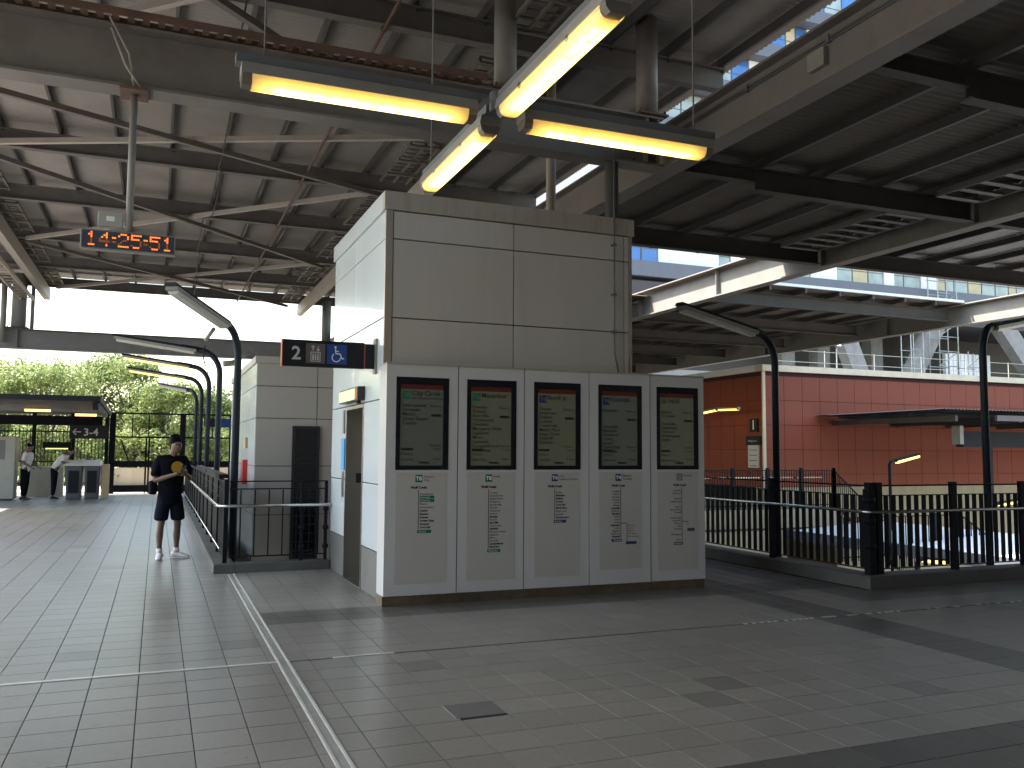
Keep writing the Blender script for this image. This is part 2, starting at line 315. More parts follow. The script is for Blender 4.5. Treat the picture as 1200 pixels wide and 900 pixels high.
for a, x0, x1, y0, y1, c in tiles[300:]:
    v, f = tile_geo(x1 - x0, .3, (rnd.uniform(-.0009, .0009), rnd.uniform(-.0009, .0009))); b = len(vs); cx, cy = (x0 + x1) / 2, (y0 + y1) / 2
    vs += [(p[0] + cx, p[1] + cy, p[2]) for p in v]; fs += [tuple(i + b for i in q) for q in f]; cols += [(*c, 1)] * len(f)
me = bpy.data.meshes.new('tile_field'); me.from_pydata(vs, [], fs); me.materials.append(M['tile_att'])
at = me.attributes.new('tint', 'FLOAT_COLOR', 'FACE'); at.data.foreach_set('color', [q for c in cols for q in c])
o = link('tile_field', me, None, floor); o['kind'] = 'stuff'
# movement joint cover, cross joint strip, access cover
mb = MB().box(.912, -6, -.012, .953, 11.82, .002); mb.build('joint_cover', mat('joint_cover_metal', (.6, .6, .6), .4, .75, var=.2, scale=4, dirt=.25, dcol=(.2, .2, .2), dscale=5, rvar=.1), floor)
for xa in (.888, .957): B(xa, -6, -.012, xa + .02, 11.82, .006).build('joint_edge', M['alu'], floor, bevel=.002)
B(-14, 6.795, -.012, .884, 6.835, .005).build('joint_strip', M['alu'], floor); B(1.3, 6.798, -.012, 1.78, 6.828, .0055).build('joint_strip', M['alu'], floor)
B(.985, 6.803, -.012, 20, 6.823, .0035).build('joint_strip', M['plinth'], floor)
mb = MB()
for k in range(70):
    x = 5.1 + k * .085 * (1 + .12 * rnd.random()); mb.box(x, 6.8, .0, x + .055 * rnd.uniform(.6, 1.1), 6.827, .0065)
o = mb.build('worn_strip', M['alu'], floor); o['kind'] = 'stuff'
acc = tag(B(1.70, 5.03, -.011, 2.02, 5.31, .003).build('access_cover', M['plinth'], loc=(1.86, 5.17, 0), bevel=.003), 'small dark grey access cover set into floor tiles before departure boards', 'floor cover')
# far landing on the other side of the void, outside ground at the far left, lower track level
structure(B(9.5, 23.95, -.9, 22.0, 40, -.28).build('landing', M['beige']))
structure(B(-90, 36.3, -6.4, 8, 220, -.06).build('embankment', M['grass']))
structure(B(-14, 36.3, -.06, 6, 43, -.03).build('path', M['path']))
structure(B(9, 8.9, -6.45, 18.3, 60, -5.3).build('platform', M['concrete']))
structure(B(24.5, 8, -6.45, 60, 24, -5.3).build('platform', M['concrete']))
structure(B(-70, -30, -.6, -14, 36.3, -.02).build('bounce_ground', M['asphalt']))  # unseen ground added left of the concourse to bounce light under the roof
structure(B(-400, 60, -6.48, 400, 75, -6.44).build('road', M['asphalt']))

# ================================================================== STEEL GIRDERS
def girder(name, label, axis, c, a, b, z0, z1, fw=.3, m=None, tf=.03, stiff=(), overhang=0.0, group=None):
    m = m or M['girder']
    t = thing(name, label, 'girder', ((a, c, z0) if axis == 'x' else (c, a, z0)), group)
    def bx(u0, u1, v0, v1, za, zb):
        return B(u0, v0, za, u1, v1, zb) if axis == 'x' else B(v0, u0, za, v1, u1, zb)
    bx(a, b, c - .012, c + .012, z0 + tf, z1 - tf).build('web', m, t)
    bx(a, b, c - fw / 2 - overhang, c + fw / 2, z1 - tf, z1).build('flange', m, t)
    bx(a, b, c - fw / 2, c + fw / 2, z0, z0 + tf).build('flange', m, t)
    for s in stiff:
        mb = bx(s - .01, s + .01, c - fw / 2 + .015, c - .014, z0 + tf, z1 - tf); mb.build('stiffener', m, t)
        bx(s - .01, s + .01, c + .014, c + fw / 2 - .015, z0 + tf, z1 - tf).build('stiffener', m, t)
    return t
girder('roof_girder', 'deep brown steel girder crossing above the lift tower behind the light fittings', 'x', 10.0, -8.5, 6.19, 5.42, 6.1, .3, stiff=(5.95, 6.12))
girder('roof_girder', 'brown steel girder resting its end above the lift tower right side, pale web', 'y', 6.35, -4, 40, 5.41, 6.02, .3, stiff=(1.6, 20.4))
girder('roof_girder', 'dark steel girder behind curved lamp post with one long sunlit patch on its web', 'y', 12.7, -4, 40, 5.42, 6.12, .28, M['girder_mid'], stiff=(6.75, 10.4, 14.05, 17.7, 21.4), overhang=.07)
girder('roof_girder', 'far steel girder in front of the red building, partly sunlit', 'y', 21.5, 4, 40, 5.32, 5.92, .28, M['girder_mid'], stiff=(14, 21, 27), overhang=.07)
girder('roof_girder', 'grey steel girder spanning between the trees and the high roof end', 'x', 32.2, -14, 6.6, 4.83, 5.48, .32, M['girder_blue'], stiff=(-4.34, 5.64))
rw = thing('light_blocking_wall', 'unseen plain grey wall with frames, added to cut light on the departure boards', 'wall', (0, -7, 0))  # added wall behind the viewpoint, keeps light off the front-facing surfaces
B(-12, -7.4, 0, 24, -7, 7.4).build('wall', M['plinth'], rw); B(-12, -6.99, 0, -11.6, -1.5, 7.4).build('wall', M['plinth'], rw); B(23.6, -6.99, 0, 24, 5, 7.4).build('wall', M['plinth'], rw); B(-9, -7.0, 0, 24, -6.97, .15).build('skirting', M['plinth'], rw)
for a in (-6, 1.5, 9, 16): B(a, -6.995, .3, a + 4.5, -6.96, 2.6).build('added_frame', M['plinth'], rw)
# rusty lattice tray on top flange of the first girder
t = thing('cable_tray', 'rusty perforated cable tray lying along the top of the brown girder', 'cable tray', (-8, 9.8, 6.11))
mb = MB().box(-8.5, 9.70, 6.12, 3.6, 9.72, 6.2).box(-8.5, 9.93, 6.12, 3.6, 9.95, 6.2); mb.build('side_rail', M['rust'], t)
mb = MB()
for k in range(80): mb.box(-8.4 + k * .15, 9.72, 6.125, -8.4 + k * .15 + .07, 9.93, 6.14)
mb.build('rung', M['rust'], t)
gd = [o for o in C.objects if o.name == 'roof_girder'][0]
for ix, bx_ in enumerate((5.80, 6.02)):
    for iz in range(5): MB().tube([(bx_, 9.965, 5.52 + iz * .11), (bx_, 9.987, 5.52 + iz * .11)], .016, 6).build('bolt', M['rust'], gd)
# posts on the girder carrying the high roof
def post(name, label, x, y, z0, z1, r, m, plate=True, group=None, cat='post'):
    t = thing(name, label, cat, (x, y, z0), group)
    MB().tube([(x, y, z0 + .02), (x, y, z1)], r, 20).build('shaft', m, t)
    if plate:
        B(x - r * 1.5, y - r * 1.4, z0, x + r * 1.5, y + r * 1.4, z0 + .025).build('base_plate', M['rust'], t)
        mb = MB()
        for s in (-1, 1): mb.tube([(x + s * r * 1.25, y - r * 1.1, z0 + .02), (x + s * r * 1.25, y - r * 1.1, z0 + .07)], .02, 8)
        mb.build('bolt', M['rust'], t)
    return t
post('roof_post', 'round grey steel post standing on brown girder above the crossed lights', 3.94, 10.0, 6.105, 7.5, .145, M['lamp_body'])
post('roof_post', 'dark round steel post on girder where the two brown girders meet', 6.02, 10.0, 6.105, 7.5, .145, M['girder'])
post('roof_column', 'slim grey column beside lift tower carrying the brown girder', 5.47, 10.0, 0, 5.42, .09, M['grey_pvc'], False, cat='column')
post('downpipe', 'tan downpipe dropping from the high roof behind the lift tower', onz(646, 90, 7.0).x, onz(646, 90, 7.0).y, 4.5, 7.3, .07, M['brace_pale'], False, cat='downpipe')
post('roof_post', 'thick grey post standing on the far grey girder beside a pale downpipe', -4.34, 32.2, 5.485, 7.3, .22, M['girder_blue'])
post('roof_post', 'thin post on the far grey girder beneath the roof edge beam', -3.95, 32.2, 5.485, 7.0, .06, M['girder_blue'], False)
post('downpipe', 'pale downpipe bent at its foot beside the thick grey post', -4.75, 32.0, 5.0, 7.2, .09, M['lamp_body'], False, cat='downpipe')
post('roof_post', 'square-shouldered grey post rising beside the lift tower corner under roof edge beam', 5.64, 32.2, 5.485, 7.1, .17, M['girder_blue'])
# ground columns under the far girder
for x, lb in ((-9.5, 'grey column under far girder beyond the kiosk'), (6.4, 'grey column under far girder behind the white stair block')):
    post('roof_column', lb, x, 32.2, 0, 4.83, .16, M['girder_blue'], False, cat='column')

# ================================================================== HIGH ROOF
def corr(x0, x1, y0, y1, z, per=.1, amp=.014, n=4):
    mb = MB(); k = int((y1 - y0) / per * n); vs = []
    for i in range(k + 1):
        y = y0 + (y1 - y0) * i / k; zz = z + amp * math.sin(2 * math.pi * i / n)
        vs += [(x0, y, zz), (x1, y, zz)]
    mb.add(vs, [(2 * i, 2 * i + 1, 2 * i + 3, 2 * i + 2) for i in range(k)], True); return mb
def rafter_mb(x0, x1, y, z0, z1, fw=.16, tf=.02):
    return MB().box(x0, y - .008, z0 + tf, x1, y + .008, z1 - tf).box(x0, y - fw / 2, z1 - tf, x1, y + fw / 2, z1).box(x0, y - fw / 2, z0, x1, y + fw / 2, z0 + tf)
hr = thing('concourse_roof', 'high grey roof of steel rafters, purlins and corrugated sheets over concourse', 'roof', (0, 14, 7.0))
RY = [-7.6, -4.0, -.35, 3.3, 6.95, 10.6, 14.2, 17.6, 21.3, 25.2, 29.0, 32.6]
XR0, XR1 = -8, 8.05
for y in RY: rafter_mb(XR0, 7.7, y, 7.0, 7.33).build('rafter', M['rafter'], hr)
for i in range(len(RY) - 1):
    y0, y1 = RY[i], RY[i + 1] + (.9 if i == len(RY) - 2 else 0)
    corr(XR0, XR1, y0 - .02, y1 + .02, 7.52 + .004 * (i % 2)).build('roof_sheet', M['sheet'], hr, recalc=False)
for k in range(17):
    x = -7.55 + .95 * k
    ye = 33.3
    mb = MB().box(x - .022, -7.6, 7.35, x + .022, ye, 7.5); mb.build('purlin', M['purlin'], hr)
mb = MB()
for y in RY:
    for k in range(17):
        x = -7.55 + .95 * k
        mb.box(x + .024, y - .05, 7.28, x + .045, y + .05, 7.46)
o = mb.build('purlin_cleat', M['purlin'], hr); o['kind'] = 'stuff'
def brace(p, q, m): MB().bar(p, q, .09, .09).build('brace', m, hr)
zb = 6.94
for (ya, yb) in ((14.25, 17.55), (17.65, 25.15), (25.25, 32.55), (-.3, 6.9), (7.0, 14.1)):
    brace((-3.3, ya, zb), (4.25, yb, zb - .05), M['brace']); brace((-3.3, yb, zb + .05), (4.25, ya, zb + .1), M['brace_pale'])
# edge beams under the rafters and slotted trays above them
for x, nm in ((4.75, 'edge_beam'), (-3.62, 'edge_beam')):
    MB().box(x - .09, 10.2, 6.6, x + .09, 32.9, 6.99).build(nm, M['brace_pale'], hr)
for x in (4.3, -3.35):
    for i in range(3, len(RY) - 1):
        y0, y1 = RY[i] + .55, RY[i + 1] - .5
        mb = MB()
        for xx in (x - .28, x - .01, x + .26): mb.box(xx - .02, y0, 7.05, xx + .02, y1, 7.1)
        n = int((y1 - y0) / .2)
        for k in range(n + 1):
            yy = y0 + (y1 - y0) * k / n; mb.box(x - .3, yy - .022, 7.102, x + .28, yy + .022, 7.12)
        for k in range(0, n + 1, 4):
            yy = y0 + (y1 - y0) * k / n; mb.box(x - .3, yy - .03, 7.02, x + .28, yy + .03, 7.048)
        mb.build('slotted_tray', M['tray'], hr)
t = thing('cable_ladder', 'pale grey cable ladder hung under left edge of the high roof', 'cable ladder', (-4.1, 24, 6.4))
MB().box(-4.3, 12, 6.4, -4.25, 32, 6.52).box(-3.95, 12, 6.4, -3.9, 32, 6.52).build('side_rail', M['brace_pale'], t)
for k in range(40): B(-4.25, 12 + k * .5, 6.42, -3.95, 12.05 + k * .5, 6.46).build('rung', M['brace_pale'], t)

t = thing('conduit', 'grey conduit clipped along the web of the pale girder beside departure boards', 'conduit', (6.3, 8, 5.9))
MB().tube([(6.32, -3.5, 5.9), (6.32, 9.6, 5.9)], .014, 8).tube([(6.318, -3.5, 5.86), (6.318, 9.6, 5.86)], .009, 8).build('pipe', M['grey_pvc'], t)
for k in range(9): B(6.295, -2.6 + k * 1.35, 5.84, 6.336, -2.56 + k * 1.35, 5.925).build('clip', M['grey_pvc'], t)
B(6.27, 6.9, 5.62, 6.337, 7.15, 5.82).build('junction_box', M['lamp_body'], t, bevel=.006)
t = thing('roof_cable', 'loose dark cable looped under the high roof rafters', 'cable', (1, 18, 6.98))
pts = []
for i in range(len(RY) - 4):
    y0, y1 = RY[i + 3], RY[i + 4]
    for k in range(8): q_ = k / 8; pts.append((.9 + .1 * math.sin(i * 2.1), y0 + (y1 - y0) * q_, 6.985 - .09 * math.sin(math.pi * q_)))
MB().tube(pts, .012, 6).build('cable', M['gasket'], t)
t = thing('sprinkler_pipe', 'thin rusty pipe running under rafters between clock and lift tower', 'pipe', (2.4, 18, 6.93))
MB().tube([(2.5, 3.4, 6.955), (2.5, 32.4, 6.955)], .025, 8).build('pipe', M['rust'], t)
for y in RY[4:]: B(2.47, y - .02, 6.93, 2.53, y + .02, 6.998).build('hanger', M['rust'], t)
# ================================================================== LOWER ROOFS ON THE RIGHT
def low_roof(name, label, x0, x1, rys, y0, y1, z0=5.47, px=1.15, m=None, step=None, zs=5.95):
    t = thing(name, label, 'roof', (x0, y0, z0))
    for y in rys:
        if step:
            rafter_mb(x0, step, y, z0 + .12, zs - .15).build('rafter', M['girder_shaded'], t)
            rafter_mb(step + .003, x1, y, z0, zs - .15, .17).build('rafter', M['girder_shaded'], t)
        else: rafter_mb(x0, x1, y, z0, zs - .15).build('rafter', M['girder_shaded'], t)
    corr(x0, x1 + .18, y0, y1, zs, .12, .016).build('roof_sheet', m or M['sheet_shaded'], t, recalc=False)
    k = 0; x = x0 + .5
    while x < x1 - .3:
        MB().box(x - .03, y0, zs - .14, x + .03, y1, zs - .02).build('purlin', M['purlin'], t); x += px
    return t
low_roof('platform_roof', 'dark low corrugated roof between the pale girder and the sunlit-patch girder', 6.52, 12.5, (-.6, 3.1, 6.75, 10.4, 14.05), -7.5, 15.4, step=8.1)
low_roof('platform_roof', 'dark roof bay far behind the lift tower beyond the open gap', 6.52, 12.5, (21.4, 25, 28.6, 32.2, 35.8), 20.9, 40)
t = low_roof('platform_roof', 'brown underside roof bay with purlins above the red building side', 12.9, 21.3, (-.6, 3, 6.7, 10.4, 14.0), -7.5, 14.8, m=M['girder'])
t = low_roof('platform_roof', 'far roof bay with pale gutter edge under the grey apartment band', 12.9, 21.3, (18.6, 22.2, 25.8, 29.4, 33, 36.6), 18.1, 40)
B(12.9, 18.02, 5.93, 21.3, 18.08, 6.0).build('gutter', M['white_metal'], t)
# slotted trays running beside the dark girder
for i, (y0, y1) in enumerate(((11.0, 13.6), (7.2, 9.9), (3.5, 6.3))):
    t = thing('cable_tray', 'slotted cable tray under the dark low roof beside girder, ' + ('last before the open gap', 'between the second and third rafters', 'over the railing corner')[i], 'cable tray', (11.6, y0, 5.7))
    mb = MB().box(11.2, y0, 5.62, 11.23, y1, 5.72).box(12.1, y0, 5.62, 12.13, y1, 5.72); mb.build('side_rail', M['rafter'], t)
    mb = MB(); n = 7
    for k in range(n + 1): yy = y0 + (y1 - y0) * k / n; mb.box(11.23, yy - .06, 5.63, 12.1, yy + .06, 5.66)
    mb.build('rung', M['tray'], t)

# ================================================================== LIFT TOWER
LX0, LX1, LY0, LY1 = 2.22, 5.25, 9.12, 12.0
lt = thing('lift_tower', 'pale clad lift tower with steel coping standing behind five departure boards', 'lift tower', ((LX0 + LX1) / 2, (LY0 + LY1) / 2, 0))
core = MB().box(LX0 + .03, LY0 + .03, 0, LX1 - .03, 10.03, 4.2).box(LX0 + .03, 11.03, 0, LX1 - .03, LY1 - .03, 4.2).box(LX0 + .03, 10.03, 2.13, LX1 - .03, 11.03, 4.2).box(LX0 + .42, 10.03, 0, LX1 - .03, 11.03, 2.13)
core.build('core', M['gasket'], lt)
g = .006
def clad(x0, y0, z0, x1, y1, z1, m, nm='wall_panel'): return B(x0, y0, z0, x1, y1, z1).build(nm, m, lt, bevel=.004)
# front face
zr_ = [2.4, 3.02, 3.885, 4.195]
for i in range(3):
    for (a, b) in ((LX0 + .075, 3.715), (3.715, LX1 - .10)):
        clad(a + g, LY0 - .004, zr_[i] + g, b - g, LY0 + .03, zr_[i + 1] - g, M['panel'])
    clad(LX1 - .10 + g, LY0 - .004, zr_[i] + g, LX1 - .035, LY0 + .03, zr_[i + 1] - g, M['panel'])
B(LX0 - .006, LY0 - .012, 2.4, LX0 + .072, LY0 + .03, 4.195).build('corner_trim', M['trim'], lt)
B(LX1 - .03, LY0 - .012, 2.4, LX1 + .006, LY0 + .03, 4.195).build('corner_trim', M['trim'], lt)
# left face (lift door side)
zl = [.5, 1.22, 2.14, 3.02, 3.885, 4.195]
def side(y0, y1, z0, z1, m=None): clad(LX0 - .006, y0 + g, z0 + g, LX0 + .03, y1 - g, z1 - g, m or M['panel_skylit'])
for i in range(5):
    if i < 2: cols = ((LY0 + .03, 10.03), (11.03, LY1))
    else: cols = ((LY0 + .03, 10.6), (10.6, LY1))
    for a, b in cols: side(a, b, zl[i], zl[i + 1])
side(LY0 + .03, 10.03, 0, .5, M['plinth']); side(11.03, LY1, 0, .5, M['plinth'])
# back and right faces
for i in range(5):
    clad(LX1 - .03, LY0 + .04, zl[i] + g, LX1, LY1 - .03, zl[i + 1] - g, M['panel'])
    clad(LX0 + .03, LY1 - .03, zl[i] + g, LX1 - .03, LY1, zl[i + 1] - g, M['panel'])
# coping
for a, b in ((LX0 - .03, 3.0), (3.0, 5.0), (5.0, LX1 + .03)): B(a + .002, LY0 - .035, 4.2, b - .002, LY0 + .06, 4.4).build('coping', M['coping'], lt)
B(LX0 - .03, LY0 + .062, 4.2, LX0 + .06, LY1 + .03, 4.4).build('coping', M['panel_skylit'], lt); B(LX1 - .06, LY0 + .062, 4.2, LX1 + .03, LY1 + .03, 4.4).build('coping', M['coping'], lt)
B(LX0 + .062, LY0 + .062, 4.2, LX1 - .062, LY1, 4.3).build('roof', M['gasket'], lt)
# doorway
d = B(LX0 + .36, 10.08, 0.02, LX0 + .40, 10.98, 2.1).build('lift_door', M['stainless'], lt)
B(LX0 + .352, 10.525, .03, LX0 + .36, 10.535, 2.09).build('door_gap', M['gasket'], d)
for y0, y1 in ((10.03, 10.07), (10.99, 11.03)): B(LX0 - .012, y0, 0, LX0 + .4, y1, 2.13).build('door_jamb', M['stainless'], lt)
B(LX0 - .012, 10.072, 2.09, LX0 + .4, 10.988, 2.13).build('door_head', M['stainless'], lt)
B(LX0 - .01, 10.072, -.008, LX0 + .42, 10.988, .012).build('door_sill', M['stainless'], lt)
B(LX0 + .12, 10.984, 1.18, LX0 + .22, 10.989, 1.3).build('button_plate', M['black'], lt)
B(LX0 - .02, 11.1, 1.0, LX0 - .008, 11.2, 1.32).build('call_panel', M['stainless'], lt)
B(LX0 - .02, 11.1, 1.8, LX0 - .008, 11.2, 2.1).build('indicator_panel', M['plinth'], lt)
tag(B(LX0 - .022, 11.06, 1.34, LX0 - .014, 11.26, 1.74).build('notice', M['blue_sticker'], loc=(LX0, 11.16, 1.54)), 'small blue notice stuck beside the lift doorway', 'notice')
# conduit on the front face
t = thing('conduit', 'thin grey conduit running down front of the lift tower', 'conduit', (5.02, 9.1, 2.5))
MB().tube([(4.99, 9.06, 5.38), (4.99, 9.06, 2.95), (5.0, 9.07, 2.75), (5.06, 9.08, 2.5)], .011, 8).build('pipe', M['grey_pvc'], t)
for z in (3.0, 3.45, 4.05): B(4.965, 9.045, z, 5.015, 9.105, z + .025).build('clip', M['grey_pvc'], t)
# lit lift sign above the door
t = thing('lift_sign', 'small lit pale green sign with red end above the lift doorway', 'sign', (LX0 - .06, 10.5, 2.22))
B(LX0 - .09, 9.98, 2.17, LX0 - .008, 11.1, 2.33).build('sign_case', M['black'], t); B(LX0 - .096, 10.15, 2.185, LX0 - .09, 11.08, 2.315).build('sign_face', M['sign_green'], t); B(LX0 - .096, 10.0, 2.185, LX0 - .09, 10.14, 2.315).build('sign_end', M['sign_edge'], t)
B(LX0 - .05, 10.2, 2.14, LX0 - .01, 10.26, 2.17).build('bracket', M['black'], t)

# hanging platform sign
t = thing('platform_sign', 'dark projecting sign with numeral two, lift and wheelchair symbols', 'sign', (1.7, 9.46, 2.62))
B(1.2, 9.42, 2.48, 2.07, 9.5, 2.765).build('sign_case', M['sign_dark'], t, bevel=.004); B(1.188, 9.418, 2.478, 1.199, 9.502, 2.767).build('sign_edge', M['sign_edge'], t)
B(2.072, 9.43, 2.48, 2.085, 9.49, 2.76).build('sign_edge', M['sign_edge'], t); B(2.087, 9.43, 2.485, 2.185, 9.49, 2.755).build('sign_arm', M['sign_dark'], t)
B(2.19, 9.40, 2.43, 2.2135, 9.52, 2.82).build('fixing_plate', M['lamp_body'], t)
yf = 9.419
text('2', .2, (1.29, yf, 2.553), M['pale_ink'], t, 'numeral', bold=.004)
B(1.44, yf - .001, 2.515, 1.645, 9.4195, 2.73).build('symbol_panel', M['sign_grey'], t); B(1.665, yf - .001, 2.515, 1.88, 9.4195, 2.73).build('symbol_panel', M['sign_blue'], t)
yy = yf - .0025
mb = MB()
for x0, z0, x1, z1 in ((1.49, 2.535, 1.595, 2.543), (1.49, 2.632, 1.595, 2.64), (1.49, 2.543, 1.498, 2.632), (1.587, 2.543, 1.595, 2.632)): mb.box(x0, yy, z0, x1, yy + .002, z1)
for k in range(3):
    xx = 1.516 + k * .026; mb.box(xx - .008, yy, 2.552, xx + .008, yy + .002, 2.602); mb.disc((xx, yy, 2.614), .008, 10, th=.002)
for xx, up in ((1.515, 1), (1.57, -1)):
    mb.box(xx - .005, yy, 2.655, xx + .005, yy + .002, 2.70); tip = 2.712 if up > 0 else 2.644; bs = 2.69 if up > 0 else 2.666
    mb.prism([(xx, tip), (xx - .02, bs), (xx - .013, bs - up * .004), (xx, tip - up * .014), (xx + .013, bs - up * .004), (xx + .02, bs)], 'y', yy, yy + .002)
mb.build('lift_symbol', M['pale_ink'], t)
mb = MB(); cx, cz = 1.77, 2.63
mb.disc((1.755, yy, 2.70), .012, 12, th=.002)
arc = [(1.765 + .045 * math.cos(a), 2.588 + .045 * math.sin(a)) for a in [R(125) + R(235) * k / 18 for k in range(19)]]
def stroke(pts, w):
    for (a, b), (c, d) in zip(pts[:-1], pts[1:]): mb.bar((a, yy + .001, b), (c, yy + .001, d), .002, w, up=(-(d - b), 0, c - a))
stroke(arc, .010); stroke([(1.755, 2.685), (1.76, 2.63), (1.805, 2.63), (1.828, 2.575), (1.85, 2.582)], .011); stroke([(1.758, 2.656), (1.795, 2.656)], .009)
mb.build('wheelchair_symbol', M['white_ink'], t)

# ================================================================== DEPARTURE BOARDS
M['disp'] = emit('display', (.32, .36, .30), .010, (.075, .08, .07)); M['disp2'] = emit('display_olive', (.36, .38, .24), .013, (.078, .08, .056))
M['disp_red'] = emit('display_red', (.5, .07, .04), .004, (.075, .018, .012)); M['disp_ink'] = mat('display_ink', (.024, .025, .024), .3)
BX = [2.17, 2.957, 3.722, 4.52, 5.312, 6.06]
YF = 8.80
boards = [
 dict(lb='departure board headed by green badge, City Circle, next to lift doorway', badge='T8', bm='green', head='City Circle', sub='via International & Domestic', lst='International\nDomestic\nMascot\nGreen Square\nCentral', dm='disp', side=1, fill=(9, 1, 2), mapname='Airport\nCity', lst2=['International', '#Domestic', '#Green Sq', 'Mascot', 'Green Square', '*Central', '*Museum', '*St James', '*Circular Quay', '*Wynyard', '*Town Hall'], end='Central'),
 dict(lb='departure board headed Macarthur with longest station list on its lower panel', badge='T8', bm='green', head='Macarthur', sub='', lst='Revesby\nPanania\nEast Hills\nHolsworthy\nGlenfield\nMacquarie Fields\nIngleburn\nMinto\nLeumeah\nCampbelltown\nMacarthur', dm='disp2', mapname='South', lst2=['Turrella', 'Bardwell Park', 'Bexley North', 'Kingsgrove', 'Beverly Hills', 'Narwee', 'Riverwood', 'Padstow', '*Revesby', 'Panania', '*East Hills', 'Holsworthy', '*Glenfield', 'Macquarie Fields', 'Ingleburn', 'Minto', 'Leumeah', '*Campbelltown', '*Macarthur'], end='Macarthur'),
 dict(lb='middle departure board with navy badge, Bondi Jn, short map', badge='T4', bm='navy', head='Bondi Jn', sub='', lst='Tempe\nSydenham\nRedfern\nCentral\nTown Hall\nMartin Place\nKings Cross\nEdgecliff\nBondi Jn', dm='disp2', mapname='City\nEastern Suburbs', lst2=['Tempe', '*Sydenham', '*Redfern', '*Central', '*Town Hall', '*Martin Place', 'Kings Cross', 'Edgecliff', '*Bondi Junction'], end='Bondi Jn'),
 dict(lb='departure board headed Cronulla with forked blue map and white framed lower panel', badge='T4', bm='navy', head='Cronulla', sub='', lst='Rockdale\n\n\n\nHurstville\nMortdale\nPenshurst\nOatley\nJannali\nSutherland\nCronulla', dm='disp', mapname='Illawarra\nCronulla', lst2=['Arncliffe', 'Banksia', 'Rockdale', 'Kogarah', 'Carlton', 'Allawah', '*Hurstville', 'Penshurst', '*Mortdale', 'Oatley', 'Como', 'Jannali', '*Sutherland', 'Loftus', 'Engadine', 'Heathcote', '*Waterfall'], end='Waterfall', left=True, fork='navy'),
 dict(lb='departure board showing the clock time with dark grey badge, at the railing end', badge='', bm='grey_badge', head='14:35', sub='', lst='Sydney\nTerminal\n\nHurstville\nSutherland\nThirroul\nWollongong\nDapto', dm='disp2', mapname='Intercity', lst2=['Hurstville', 'Sutherland', '', 'Waterfall', 'Helensburgh', '', 'Otford', 'Stanwell Park', 'Coalcliff', '', 'Scarborough', 'Austinmer', 'Thirroul', 'Bulli', 'Corrimal', '', 'Wollongong', '', 'Dapto'], end='Bomaderry', left=True, fork='grey_badge'),
]
